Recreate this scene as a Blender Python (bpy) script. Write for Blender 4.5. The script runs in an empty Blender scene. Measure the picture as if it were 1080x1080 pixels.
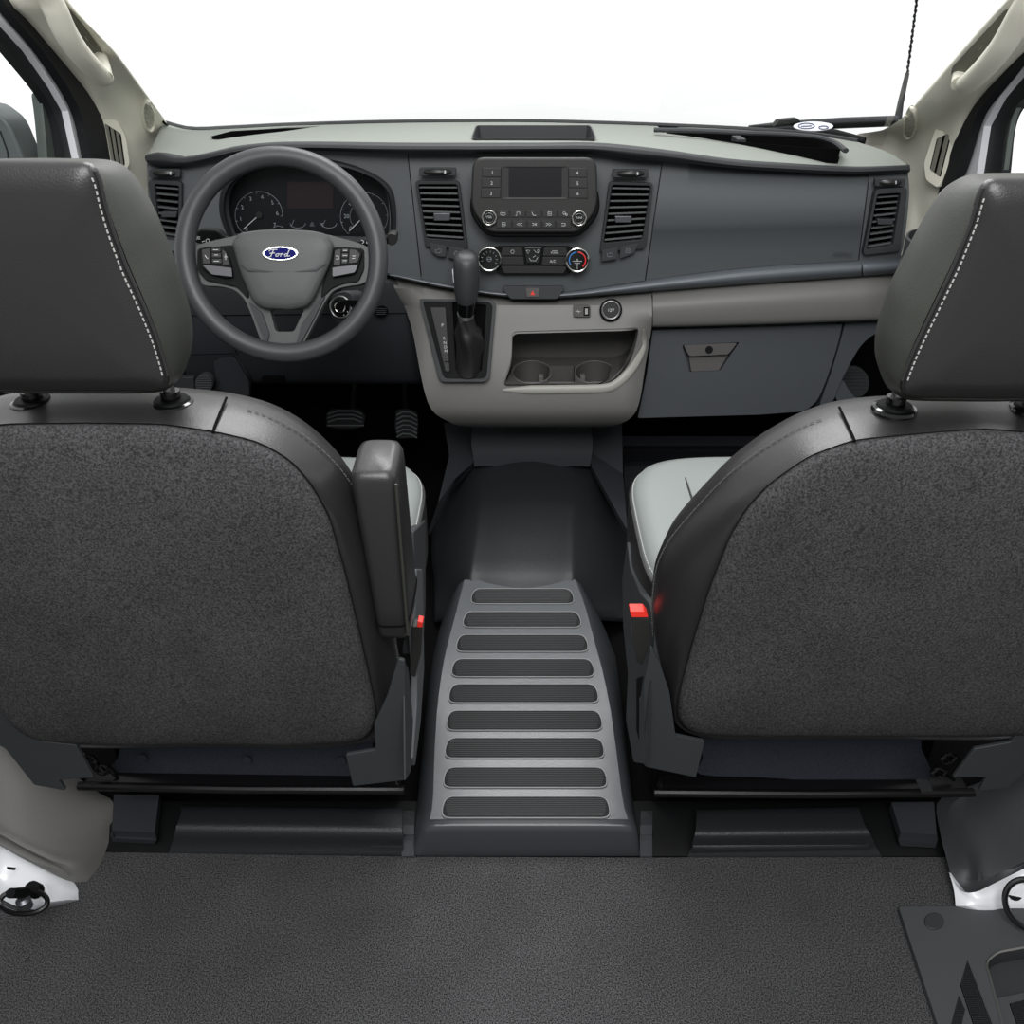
import bpy, bmesh, math, random
from mathutils import Vector, Matrix
from mathutils.geometry import tessellate_polygon
random.seed(4)
C = bpy.context.scene.collection
S = bpy.context.scene
V = Vector
# ------------------------------------------------------------------ camera
F = 930.0; CX = 556.0; CY = 540.0
CAM = V((0, 0, 1.3)); PITCH = math.radians(30.15)
cp, sp = math.cos(PITCH), math.sin(PITCH)
cd = bpy.data.cameras.new('camera'); cam = bpy.data.objects.new('camera', cd); C.objects.link(cam)
cam.location = CAM; cam.rotation_euler = (math.pi/2 - PITCH, 0, 0)
cd.sensor_width = 36; cd.lens = 36*F/1080; cd.shift_x = -(CX-540)/1080; cd.clip_start = .02
S.camera = cam

def ray(px, py):
    v = (py-CY)/F
    return V(((px-CX)/F, cp - v*sp, -sp - v*cp))
def pY(px, py, Y):
    d = ray(px, py); return CAM + d*(Y/d.y)
def pZ(px, py, Z):
    d = ray(px, py); return CAM + d*((Z-1.3)/d.z)
def pX(px, py, X):
    d = ray(px, py); return CAM + d*(X/d.x)
class Plane:
    def __init__(s, p, n, r=None):
        s.p = V(p); s.n = V(n).normalized()
        s.r = (V(r) if r else V((0, 0, 1)).cross(s.n)*(1)).normalized()
        s.u = s.n.cross(s.r).normalized()
    def hit(s, px, py, lift=0):
        d = ray(px, py); q = s.p + s.n*lift
        return CAM + d*((q-CAM).dot(s.n)/d.dot(s.n))
    def loc(s, q):
        w = q - s.p; return (w.dot(s.r), w.dot(s.u), w.dot(s.n))
    def at(s, a, b, c=0):
        return s.p + s.r*a + s.u*b + s.n*c
def vplane(px, py, Y, tilt=0, yaw=0):
    """near-vertical plane facing the camera side, tilted up by tilt degrees"""
    t = math.radians(tilt); w = math.radians(yaw)
    n = V((math.sin(w)*math.cos(t), -math.cos(w)*math.cos(t), math.sin(t)))
    r = V((math.cos(w), math.sin(w), 0))
    return Plane(pY(px, py, Y), n, r)
def hplane(z): return Plane((0, 0, z), (0, 0, 1), (1, 0, 0))

def lin(pts):
    def f(x):
        if x <= pts[0][0]: return pts[0][1]
        if x >= pts[-1][0]: return pts[-1][1]
        for i in range(len(pts)-1):
            a, b = pts[i], pts[i+1]
            if a[0] <= x <= b[0]:
                def sl(j):
                    if j <= 0 or j >= len(pts)-1: return None
                    return (pts[j+1][1]-pts[j-1][1])/(pts[j+1][0]-pts[j-1][0])
                h = b[0]-a[0]; s0 = (b[1]-a[1])/h
                m0 = sl(i); m1 = sl(i+1)
                m0 = s0 if m0 is None else m0; m1 = s0 if m1 is None else m1
                t = (x-a[0])/h
                return ((2*t**3-3*t*t+1)*a[1] + (t**3-2*t*t+t)*h*m0 + (-2*t**3+3*t*t)*b[1] + (t**3-t*t)*h*m1)
    return f
def catmull(pts, k):
    """smooth a list of vectors, k points per span"""
    out = []
    n = len(pts)
    for i in range(n-1):
        p0 = pts[max(i-1, 0)]; p1 = pts[i]; p2 = pts[i+1]; p3 = pts[min(i+2, n-1)]
        for j in range(k):
            t = j/k
            out.append(.5*((2*p1)+(p2-p0)*t+(2*p0-5*p1+4*p2-p3)*t*t+(3*p1-p0-3*p2+p3)*t**3))
    out.append(pts[-1].copy()); return out
def c2(pts, k):
    return [(v.x, v.y) for v in catmull([V((a, b, 0)) for a, b in pts], k)]
def rnd(pts, r, k=4):
    """round the corners of a 2-D polygon"""
    out = []; n = len(pts)
    for i in range(n):
        a = V(pts[i-1]); b = V(pts[i]); c = V(pts[(i+1) % n])
        rr = r[i] if isinstance(r, (list, tuple)) else r
        d1 = (a-b).length; d2 = (c-b).length
        p = b + (a-b)*(min(rr, d1*.48)/d1); q = b + (c-b)*(min(rr, d2*.48)/d2)
        for j in range(k+1):
            t = j/k
            w = p*(1-t)**2 + b*2*t*(1-t) + q*t*t
            out.append((w.x, w.y))
    return out
def rect(x0, y0, x1, y1): return [(x0, y0), (x1, y0), (x1, y1), (x0, y1)]
def circ(cx, cy, r, ry=None, n=28):
    ry = ry or r
    return [(cx+r*math.cos(2*math.pi*i/n), cy+ry*math.sin(2*math.pi*i/n)) for i in range(n)]

# ------------------------------------------------------------------ materials
def srgb(c):
    return tuple(((x/255)/12.92 if x/255 <= .04045 else ((x/255+.055)/1.055)**2.4) for x in c)+(1,)
def mat(name, col, rough=.5, metal=0, bump=0, bscale=400, speck=0, sscale=600, emis=0, spec=.5, coat=0, wave=None, large=0):
    m = bpy.data.materials.new(name); m.use_nodes = True
    nt = m.node_tree; b = nt.nodes['Principled BSDF']
    b.inputs['Base Color'].default_value = srgb(col)
    b.inputs['Roughness'].default_value = rough; b.inputs['Metallic'].default_value = metal
    b.inputs['Specular IOR Level'].default_value = spec
    if coat: b.inputs['Coat Weight'].default_value = coat; b.inputs['Coat Roughness'].default_value = .1
    if emis:
        b.inputs['Emission Color'].default_value = srgb(col); b.inputs['Emission Strength'].default_value = emis
    g = nt.nodes.new('ShaderNodeNewGeometry')
    if speck:
        n = nt.nodes.new('ShaderNodeTexNoise'); n.inputs['Scale'].default_value = sscale; n.inputs['Detail'].default_value = 3
        n.inputs['Roughness'].default_value = .9
        nt.links.new(g.outputs['Position'], n.inputs['Vector'])
        r = nt.nodes.new('ShaderNodeValToRGB')
        c = srgb(col)
        r.color_ramp.elements[0].position = .4; r.color_ramp.elements[1].position = .6
        r.color_ramp.elements[0].color = tuple(x*(1-speck) for x in c[:3])+(1,)
        r.color_ramp.elements[1].color = tuple(min(1, x*(1+speck*1.6)) for x in c[:3])+(1,)
        nt.links.new(n.outputs['Fac'], r.inputs['Fac'])
        out = r.outputs['Color']
        if large:
            n2 = nt.nodes.new('ShaderNodeTexNoise'); n2.inputs['Scale'].default_value = 9; n2.inputs['Detail'].default_value = 4
            nt.links.new(g.outputs['Position'], n2.inputs['Vector'])
            mp = nt.nodes.new('ShaderNodeMapRange'); mp.inputs['From Min'].default_value = .3; mp.inputs['From Max'].default_value = .7
            mp.inputs['To Min'].default_value = 1-large; mp.inputs['To Max'].default_value = 1+large
            nt.links.new(n2.outputs['Fac'], mp.inputs['Value'])
            vm = nt.nodes.new('ShaderNodeVectorMath'); vm.operation = 'SCALE'
            nt.links.new(out, vm.inputs[0]); nt.links.new(mp.outputs['Result'], vm.inputs['Scale'])
            out = vm.outputs['Vector']
        nt.links.new(out, b.inputs['Base Color'])
    if bump:
        n = nt.nodes.new('ShaderNodeTexNoise'); n.inputs['Scale'].default_value = bscale; n.inputs['Detail'].default_value = 2
        src = n.outputs['Fac']
        nt.links.new(g.outputs['Position'], n.inputs['Vector'])
        if wave:
            n = nt.nodes.new('ShaderNodeTexWave'); n.inputs['Scale'].default_value = wave[0]; n.bands_direction = wave[1]
            nt.links.new(g.outputs['Position'], n.inputs['Vector']); src = n.outputs['Fac']
        bp = nt.nodes.new('ShaderNodeBump'); bp.inputs['Strength'].default_value = bump; bp.inputs['Distance'].default_value = .002
        nt.links.new(src, bp.inputs['Height']); nt.links.new(bp.outputs['Normal'], b.inputs['Normal'])
    return m
M = dict(
    leather=mat('black_leather', (37, 36, 37), .36, bump=.12, bscale=500, spec=.55),
    leather_side=mat('black_leather_gusset', (51, 53, 48), .45, bump=.12, bscale=500, spec=.55),
    leather_grey=mat('grey_leather', (128, 133, 131), .42, bump=.08, bscale=500),
    fabric=mat('dark_felt', (60, 60, 61), .95, bump=.5, bscale=900, speck=.5, sscale=360, spec=.1, large=.12),
    thread=mat('grey_thread', (175, 175, 172), .7),
    thread_dark=mat('dark_thread', (85, 86, 84), .7),
    carpet=mat('charcoal_carpet', (60, 60, 61), .95, bump=.8, bscale=900, speck=.98, sscale=420, spec=.15, large=.1),
    flap=mat('navy_felt', (46, 49, 57), .95, speck=.3, sscale=700, spec=.1),
    rubber=mat('black_rubber_mat', (38, 40, 42), .42, bump=.5, bscale=450, spec=.45),
    dash=mat('charcoal_dash_plastic', (82, 86, 88), .55, bump=.15, bscale=700, spec=.4),
    dash_dark=mat('dark_dash_plastic', (54, 56, 58), .6, bump=.1, bscale=700, spec=.35),
    pad=mat('dash_pad', (136, 141, 134), .75, bump=.2, bscale=600, spec=.25),
    lip=mat('dash_lip', (40, 42, 44), .5, spec=.4),
    strip=mat('satin_strip', (98, 104, 110), .38, spec=.5),
    console=mat('warm_grey_plastic', (118, 117, 115), .48, bump=.15, bscale=700, spec=.45),
    console_dk=mat('warm_dark_plastic', (84, 82, 81), .55, spec=.35),
    under=mat('under_dash_plastic', (46, 48, 52), .7, spec=.3),
    glovebox=mat('glovebox_plastic', (66, 70, 75), .6, bump=.15, bscale=700, spec=.35),
    black=mat('black_plastic', (15, 16, 17), .55, spec=.12),
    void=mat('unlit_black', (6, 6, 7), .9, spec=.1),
    gloss=mat('gloss_black', (14, 15, 16), .12, spec=.6),
    radio=mat('radio_black', (40, 40, 39), .38, spec=.4),
    button=mat('button_black', (36, 36, 36), .5, spec=.4),
    screen=mat('dark_screen', (17, 17, 24), .25, spec=.4),
    cscreen=mat('cluster_screen', (44, 36, 38), .3, spec=.4),
    cluster=mat('cluster_black', (24, 27, 29), .35, spec=.35),
    mark=mat('white_print', (205, 208, 208), .6),
    markdim=mat('dim_print', (140, 148, 152), .6),
    emboss=mat('embossed_print', (52, 54, 55), .6),
    chrome=mat('chrome', (215, 215, 210), .18, 1),
    silver=mat('satin_silver', (165, 165, 166), .32, .9),
    gunmetal=mat('gunmetal', (96, 98, 102), .35, .7),
    wheel=mat('wheel_rubber', (54, 56, 58), .42, bump=.15, bscale=900, spec=.5),
    hub=mat('hub_plastic', (74, 77, 76), .5, bump=.15, bscale=900, spec=.45),
    blue=mat('badge_blue', (14, 20, 92), .6, spec=.1),
    red=mat('red_plastic', (235, 52, 40), .45),
    redp=mat('red_print', (230, 50, 50), .5, emis=.1),
    bluep=mat('blue_print', (60, 130, 205), .5, emis=.1),
    beige=mat('beige_trim', (236, 234, 219), .65, bump=.08, bscale=600, spec=.3),
    beige_dk=mat('beige_recess_shade', (120, 120, 108), .7, spec=.3),
    slat=mat('grey_slat', (120, 120, 110), .6),
    white=mat('white_paint', (232, 234, 238), .3, spec=.5, coat=.4),
    seal=mat('door_seal', (20, 22, 24), .6, spec=.3),
    grey_trim=mat('sill_grey', (102, 101, 99), .6, bump=.25, bscale=500, spec=.35),
    dark_trim=mat('sill_dark', (48, 49, 51), .5, bump=.2, bscale=500, spec=.4),
    step=mat('step_plastic', (76, 79, 82), .28, bump=.12, bscale=700, spec=.55),
    stepside=mat('step_side', (56, 58, 61), .3, spec=.5),
    tread=mat('tread_rubber', (48, 49, 50), .5, bump=.9, wave=(140, 'Y'), spec=.35),
    bracket=mat('bracket_plastic', (46, 49, 51), .55, bump=.1, bscale=600, spec=.4),
    metal_black=mat('black_metal', (20, 20, 22), .28, .3, spec=.5),
    steel=mat('steel', (150, 150, 150), .3, 1),
    greenglass=mat('door_glass_reflection', (84, 92, 88), .35),
    housing=mat('mirror_housing', (88, 94, 94), .5),
    ventslat=mat('vent_slat', (84, 88, 88), .45, spec=.5),
    barsilver=mat('bar_silver', (84, 84, 87), .45, .5),
    bin_edge=mat('bin_edge_plastic', (150, 149, 142), .4, spec=.5),
    edge=mat('tread_edge_highlight', (128, 130, 130), .4),
    wellpanel=mat('well_panel', (66, 68, 70), .5, bump=.15, bscale=600, spec=.35),
    rib=mat('tread_rib', (66, 67, 68), .4, spec=.5),
    pedal=mat('pedal_rubber', (50, 55, 58), .5, spec=.4),
)
def glass(name, tint, ior=1.25):
    m = bpy.data.materials.new(name); m.use_nodes = True; nt = m.node_tree; nt.nodes.clear()
    o = nt.nodes.new('ShaderNodeOutputMaterial'); t = nt.nodes.new('ShaderNodeBsdfTransparent')
    g = nt.nodes.new('ShaderNodeBsdfGlossy'); g.inputs['Roughness'].default_value = .02
    mx = nt.nodes.new('ShaderNodeMixShader'); fr = nt.nodes.new('ShaderNodeFresnel'); fr.inputs['IOR'].default_value = ior
    t.inputs['Color'].default_value = tint
    nt.links.new(fr.outputs[0], mx.inputs[0]); nt.links.new(t.outputs[0], mx.inputs[1]); nt.links.new(g.outputs[0], mx.inputs[2])
    nt.links.new(mx.outputs[0], o.inputs['Surface']); return m
M['glass'] = glass('clear_glass', (.96, .97, .97, 1))
M['side_glass'] = glass('side_glass', (.97, .98, .98, 1), 1.04)

# ------------------------------------------------------------------ object builders
W = {}
def tag(o, label=None, cat=None, group=None, kind=None):
    if label: o['label'] = label
    if cat: o['category'] = cat
    if group: o['group'] = group
    if kind: o['kind'] = kind
    return o
def thing(name, label, cat, loc, group=None):
    o = bpy.data.objects.new(name, None); C.objects.link(o); o.location = loc; o.empty_display_size = .05
    W[o.name] = V(loc); return tag(o, label, cat, group)
def obj(name, verts, faces, m, parent=None, bevel=0, angle=35, seg=2, sub=0, flat=False, recalc=True):
    bm = bmesh.new()
    vs = [bm.verts.new(v) for v in verts]
    for f in faces:
        try: bm.faces.new([vs[i] for i in f])
        except ValueError: pass
    if recalc: bmesh.ops.recalc_face_normals(bm, faces=bm.faces)
    c = sum((v.co for v in bm.verts), V((0, 0, 0)))/max(1, len(bm.verts))
    lo = min(v.co.z for v in bm.verts)
    if parent is None: c = V((c.x, c.y, lo))
    for v in bm.verts: v.co -= c
    me = bpy.data.meshes.new(name); bm.to_mesh(me); bm.free()
    for p in me.polygons: p.use_smooth = not flat
    if not flat: me.set_sharp_from_angle(angle=math.radians(angle))
    me.materials.append(m)
    o = bpy.data.objects.new(name, me); C.objects.link(o)
    if parent: o.parent = parent; o.location = c - W[parent.name]
    else: o.location = c
    W[o.name] = c
    if bevel:
        b = o.modifiers.new('bevel', 'BEVEL'); b.width = bevel; b.segments = seg; b.limit_method = 'ANGLE'; b.angle_limit = math.radians(40)
        b.harden_normals = True
    if sub:
        s = o.modifiers.new('sub', 'SUBSURF'); s.levels = sub; s.render_levels = sub
    return o
def struct(o): o['kind'] = 'structure'; return o
class MB:
    """gathers several shapes into the verts and faces of one mesh"""
    def __init__(s): s.v = []; s.f = []
    def add(s, v, f):
        k = len(s.v); s.v += list(v); s.f += [[i+k for i in q] for q in f]; return s
    def build(s, name, m, parent=None, **k): return obj(name, s.v, s.f, m, parent, **k)
def prism(a, b):
    """solid between two matching loops"""
    n = len(a); v = list(a)+list(b)
    f = [[i, (i+1) % n, n+(i+1) % n, n+i] for i in range(n)]
    f.append(list(range(n))[::-1]); f.append(list(range(n, 2*n)))
    return v, f
def loft(loops, cap=True, close=True):
    n = len(loops[0]); v = [p for l in loops for p in l]; f = []
    for i in range(len(loops)-1):
        for j in range(n if close else n-1):
            k = (j+1) % n
            f.append([i*n+j, i*n+k, (i+1)*n+k, (i+1)*n+j])
    if cap: f.append(list(range(n))[::-1]); f.append(list(range((len(loops)-1)*n, len(loops)*n)))
    return v, f
def tube(pts, r, n=10, flat=1.0, up=None, cap=True):
    pts = [V(p) for p in pts]; loops = []
    for i, p in enumerate(pts):
        t = (pts[min(i+1, len(pts)-1)]-pts[max(i-1, 0)]).normalized()
        u = V(up) if up else (V((0, 0, 1)) if abs(t.z) < .9 else V((1, 0, 0)))
        a = t.cross(u).normalized(); b = a.cross(t)
        rr = r[i] if isinstance(r, (list, tuple)) else r
        loops.append([p + a*rr*math.cos(2*math.pi*j/n) + b*rr*flat*math.sin(2*math.pi*j/n) for j in range(n)])
    return loft(loops, cap)
def torus(c, a, b, R, r, n=48, k=10, Rb=None):
    v = []; f = []
    a = V(a).normalized(); b = V(b).normalized(); nn = a.cross(b); Rb = Rb or R
    for i in range(n):
        t = 2*math.pi*i/n; d = a*math.cos(t)+b*math.sin(t)
        for j in range(k):
            s = 2*math.pi*j/k
            v.append(V(c) + a*math.cos(t)*R + b*math.sin(t)*Rb + d*r*math.cos(s) + nn*r*math.sin(s))
    for i in range(n):
        for j in range(k):
            f.append([i*k+j, ((i+1) % n)*k+j, ((i+1) % n)*k+(j+1) % k, i*k+(j+1) % k])
    return v, f
def box(c, sx, sy, sz, rot=None):
    v = []
    for z in (-1, 1):
        for x, y in ((-1, -1), (1, -1), (1, 1), (-1, 1)):
            q = V((x*sx/2, y*sy/2, z*sz/2))
            if rot: q = rot @ q
            v.append(V(c)+q)
    return v, [[3, 2, 1, 0], [4, 5, 6, 7], [0, 1, 5, 4], [1, 2, 6, 5], [2, 3, 7, 6], [3, 0, 4, 7]]
def plate_geo(pts, pl, thick, lift=0):
    a = [pl.hit(x, y, lift) for x, y in pts]
    return prism(a, [p - pl.n*thick for p in a])
def plate(name, pts, pl, thick, m, parent=None, bevel=.0015, lift=0, **k):
    v, f = plate_geo(pts, pl, thick, lift)
    return obj(name, v, f, m, parent, bevel=bevel, **k)
def frame_geo(outer, inner, pl, thick, lift=0, ilift=None):
    a = [pl.hit(x, y, lift) for x, y in outer]; b = [pl.hit(x, y, lift if ilift is None else ilift) for x, y in inner]
    n = len(a); d = pl.n*thick
    v = a+b+[p-d for p in a]+[p-d for p in b]; f = []
    for i in range(n):
        k = (i+1) % n
        f += [[i, k, n+k, n+i], [2*n+i, 3*n+i, 3*n+k, 2*n+k], [i, 2*n+i, 2*n+k, k], [n+i, n+k, 3*n+k, 3*n+i]]
    return v, f
def frame(name, outer, inner, pl, thick, m, parent=None, bevel=.001, lift=0, ilift=None, **k):
    v, f = frame_geo(outer, inner, pl, thick, lift, ilift); return obj(name, v, f, m, parent, bevel=bevel, **k)
def cut(o, v, f, selfx=False):
    """boolean-difference a solid (world coordinates) out of o"""
    me = bpy.data.meshes.new('tmp'); bm = bmesh.new()
    vs = [bm.verts.new(p - W[o.name]) for p in v]
    for q in f: bm.faces.new([vs[i] for i in q])
    bmesh.ops.recalc_face_normals(bm, faces=bm.faces)
    bmesh.ops.triangulate(bm, faces=[q for q in bm.faces if len(q.verts) > 4])
    bm.to_mesh(me); bm.free()
    t = bpy.data.objects.new('tmp', me); C.objects.link(t)
    o2 = bpy.data.objects.new('tmp2', o.data); C.objects.link(o2)
    md = o2.modifiers.new('b', 'BOOLEAN'); md.object = t; md.operation = 'DIFFERENCE'; md.solver = 'EXACT'; md.use_self = selfx
    dg = bpy.context.evaluated_depsgraph_get(); dg.update()
    new = bpy.data.meshes.new_from_object(o2.evaluated_get(dg))
    bpy.data.objects.remove(t); bpy.data.objects.remove(o2)
    for p in new.polygons: p.use_smooth = True
    new.set_sharp_from_angle(angle=math.radians(30))
    new.name = o.data.name; o.data = new
def cutpoly(o, pts, pl, front=.08, back=.15):
    v, f = prism([pl.hit(x, y)+pl.n*front for x, y in pts], [pl.hit(x, y)-pl.n*back for x, y in pts]); cut(o, v, f)
def patch(name, rows, n, thick, m, parent, tdir=(0, 1, 0), sub=1, angle=50, **k):
    """solid skin whose front grid goes through rows (left px, right px, y function, depth function)"""
    grid = []
    for L, R, yf, Yf in rows:
        row = []
        for i in range(n+1):
            px = L+(R-L)*i/n
            py = yf(px) if callable(yf) else yf
            Y = Yf(px) if callable(Yf) else Yf
            row.append(pY(px, py, Y))
        grid.append(row)
    if sub > 1:
        cols = [catmull([r[i] for r in grid], sub) for i in range(n+1)]
        grid = [[c[j] for c in cols] for j in range(len(cols[0]))]
    return solid(name, grid, V(tdir)*thick, m, parent, angle, **k)
def solid(name, grid, d, m, parent=None, angle=50, **k):
    R = len(grid); n = len(grid[0])
    v = [p for r in grid for p in r]; N = len(v); v += [p+d for p in v]; f = []
    for i in range(R-1):
        for j in range(n-1):
            a = i*n+j; f.append([a, a+1, a+n+1, a+n]); f.append([N+a, N+a+n, N+a+n+1, N+a+1])
    for j in range(n-1):
        f.append([j, N+j, N+j+1, j+1]); a = (R-1)*n+j; f.append([a, a+1, N+a+1, N+a])
    for i in range(R-1):
        a = i*n; f.append([a, a+n, N+a+n, N+a]); a = i*n+n-1; f.append([a, N+a, N+a+n, a+n])
    return obj(name, v, f, m, parent, angle=angle, **k)
def text(name, s, px, py, pl, h, m, parent, lift=.0006, shear=0, sx=1, rot=0, thick=.0003):
    """h = cap height in photograph pixels"""
    cu = bpy.data.curves.new('t', 'FONT'); cu.body = s; cu.align_x = 'CENTER'; cu.align_y = 'CENTER'; cu.shear = shear
    cu.resolution_u = 3
    o = bpy.data.objects.new('t', cu); C.objects.link(o)
    dg = bpy.context.evaluated_depsgraph_get(); dg.update()
    me = bpy.data.meshes.new_from_object(o.evaluated_get(dg)); bpy.data.objects.remove(o)
    o0 = pl.hit(px, py, lift); depth = (o0-CAM).dot(V((0, cp, -sp))); sc = h*depth/F/.72
    ys = [v.co.y for v in me.vertices]; mid = (min(ys)+max(ys))/2
    cr, sr = math.cos(rot), math.sin(rot)
    vs = [o0 + pl.r*sc*((v.co.x*sx)*cr-(v.co.y-mid)*sr) + pl.u*sc*((v.co.x*sx)*sr+(v.co.y-mid)*cr) for v in me.vertices]
    fs = [list(p.vertices) for p in me.polygons]
    bpy.data.meshes.remove(me)
    return obj(name, vs, fs, m, parent, flat=True, recalc=False)
def strokes(name, lines, pl, m, parent, w=.0006, lift=.0006, n=5):
    mb = MB()
    for l in lines:
        mb.add(*tube([pl.hit(x, y, lift) for x, y in l], w, n, up=pl.n))
    return mb.build(name, m, parent)
def disc(name, px, py, r, pl, thick, m, parent, lift=0, n=32, bevel=.0008):
    """true circle on the plane, r in photograph pixels"""
    c = pl.hit(px, py, lift); dep = (c-CAM).dot(V((0, cp, -sp))); R = r*dep/F
    a = [c+pl.r*R*math.cos(2*math.pi*i/n)+pl.u*R*math.sin(2*math.pi*i/n) for i in range(n)]
    v, f = prism(a, [p-pl.n*thick for p in a]); return obj(name, v, f, m, parent, bevel=bevel)
def ringgeo(px, py, r, pl, tr, lift=0):
    c = pl.hit(px, py, lift); dep = (c-CAM).dot(V((0, cp, -sp))); R = r*dep/F
    return torus(c, pl.r, pl.u, R, tr*dep/F, 40, 8)


# ================================================================== DASHBOARD
dash = thing('dashboard', 'wide charcoal dashboard with a grey-green top pad running the full width under the windscreen', 'dashboard', (0, 2.3, .3))
T0 = lin([(172, 130), (200, 137), (240, 136), (300, 133), (400, 130), (480, 129), (560, 129), (640, 131), (720, 134), (800, 138), (860, 143), (905, 150)])
T1 = lin([(156, 156), (200, 149), (300, 143), (430, 141), (564, 141), (700, 146), (800, 152), (900, 158), (935, 160)])
TL = lin([(153, 165), (167, 163), (192, 167), (222, 162), (250, 156), (300, 152), (430, 153), (564, 153), (630, 153), (700, 160), (770, 170), (830, 174), (900, 177), (940, 176), (960, 175)])
TB = lin([(156, 173), (165, 176), (194, 176), (222, 170), (250, 162), (300, 158), (430, 162), (620, 161), (670, 168), (700, 170), (770, 177), (830, 181), (900, 184), (959, 182)])
pad = patch('top_pad', [(172, 905, T0, lin([(172, 2.38), (300, 2.47), (560, 2.5), (800, 2.46), (905, 2.33)])),
                  (160, 935, T1, lin([(160, 2.26), (400, 2.3), (560, 2.31), (800, 2.28), (935, 2.2)])),
                  (153.5, 959, TL, lin([(153, 2.15), (300, 2.13), (560, 2.12), (800, 2.13), (960, 2.15)]))],
            70, .008, M['pad'], dash, tdir=(0, .5, -1), sub=4)
lipf = lambda y, dy: (lambda x: y(x)+dy)
Ylip = lin([(153, 2.15), (300, 2.13), (560, 2.12), (800, 2.13), (960, 2.15)])
patch('pad_lip', [(153.2, 959.5, lipf(TL, -.8), lambda x: Ylip(x)-.001), (153, 959.8, lipf(TL, .6), lambda x: Ylip(x)-.005), (153, 960, lipf(TL, 3), lambda x: Ylip(x)-.008), (154, 960, lambda x: TL(x)*.4+TB(x)*.6, lambda x: Ylip(x)-.008),
                  (156, 959, TB, lambda x: Ylip(x)+.006), (158, 957, lipf(TB, 0), lambda x: Ylip(x)+.05)], 80, .02, M['lip'], dash, tdir=(0, 1, .05), sub=3)
# windscreen edge rim
rim_pts = [pY(x, T0(x)-1.0, lin([(172, 2.39), (300, 2.48), (560, 2.51), (800, 2.47), (905, 2.34)])(x)) for x in range(172, 906, 12)]
v, f = tube(rim_pts, .006, 8); obj('windscreen_rim', v, f, M['lip'], dash)
# recesses in the pad : storage tray and demister slots
def slot(name, poly, Z, depth, m, flr):
    pl = hplane(Z)
    out = rnd(poly, 3) if len(poly) < 9 else poly
    n = len(out)
    v, f = prism([pl.hit(x, y)+V((0, 0, .08)) for x, y in out], [pl.hit(x, y)-V((0, 0, .1)) for x, y in out]); cut(pad, v, f)
    cx = sum(p[0] for p in out)/n; cy = sum(p[1] for p in out)/n
    a = [pl.hit(x, y)+V((0, 0, .004)) for x, y in out]
    c = sum(a, V((0, 0, 0)))/n
    lo = [V((c.x+(p.x-c.x)*.97, c.y+(p.y-c.y)*.93, Z-depth)) for p in a]
    mb = MB(); mb.add(*loft([[c+(p-c)*1.02 for p in a], a, lo], cap=False)); mb.f.append(list(range(2*n, 3*n)))
    return mb.build(name, flr, dash, recalc=False)
zc = pY(562, 141, 2.31).z
slot('storage_tray', [(503, 134), (622, 134), (628, 148), (498, 148)], zc, .04, M['lip'], M['dash_dark'])
slot('demister_slot', c2([(692, 138.5), (740, 140), (783, 142.5), (849, 146), (874, 151), (886, 159), (835, 156), (780, 151.5), (703, 145.5)], 3), pY(780, 148, 2.33).z, .05, M['lip'], M['void'])
slot('demister_slot', [(222, 146), (245, 140), (300, 137), (340, 136), (300, 141), (230, 147)], pY(270, 143, 2.33).z, .04, M['lip'], M['void'])
rr = [pZ(x, y, Z) for x, y, Z in ((690, 137, zc+.004), (740, 138, zc+.006), (785, 140, zc+.006), (849, 143.3, zc), (877, 149, zc-.004), (892, 159, zc-.012))]
v, f = tube(catmull(rr, 5), .007, 8, flat=.8); obj('slot_rim', v, f, M['dash_dark'], dash)
g = []
for L, R_, yf, Yf in ((178, 900, T0, 2.40), (168, 930, T1, 2.27), (162, 950, TL, 2.17)):
    g.append([pY(L+(R_-L)*i/40, yf(L+(R_-L)*i/40), Yf-.0+.09*(1-abs((L+(R_-L)*i/40-555)/390)**2 if L < 175 or L == 178 else 0))-V((0, 0, .055)) for i in range(41)])
solid('pad_core', g, V((0, 0, -.02)), M['void'], dash)
# small divider bar in the right slot
v, f = box(pY(779, 148, 2.33)-V((0, 0, .008)), .022, .07, .03); obj('slot_divider', v, f, M['dash_dark'], dash, bevel=.002)

# trim strip lines
S0 = lin([(175, 262), (190, 266), (300, 276), (411, 288), (440, 293), (460, 297), (500, 304), (525, 307), (564, 308), (600, 307), (650, 300), (720, 290), (800, 281), (909, 274.5), (965, 272)])
S1 = lin([(175, 268), (190, 273), (300, 282), (411, 292), (440, 298), (460, 302.5), (500, 309), (525, 312.5), (564, 315), (600, 314), (670, 309), (760, 302), (850, 295.5), (948, 289), (965, 288)])
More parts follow.
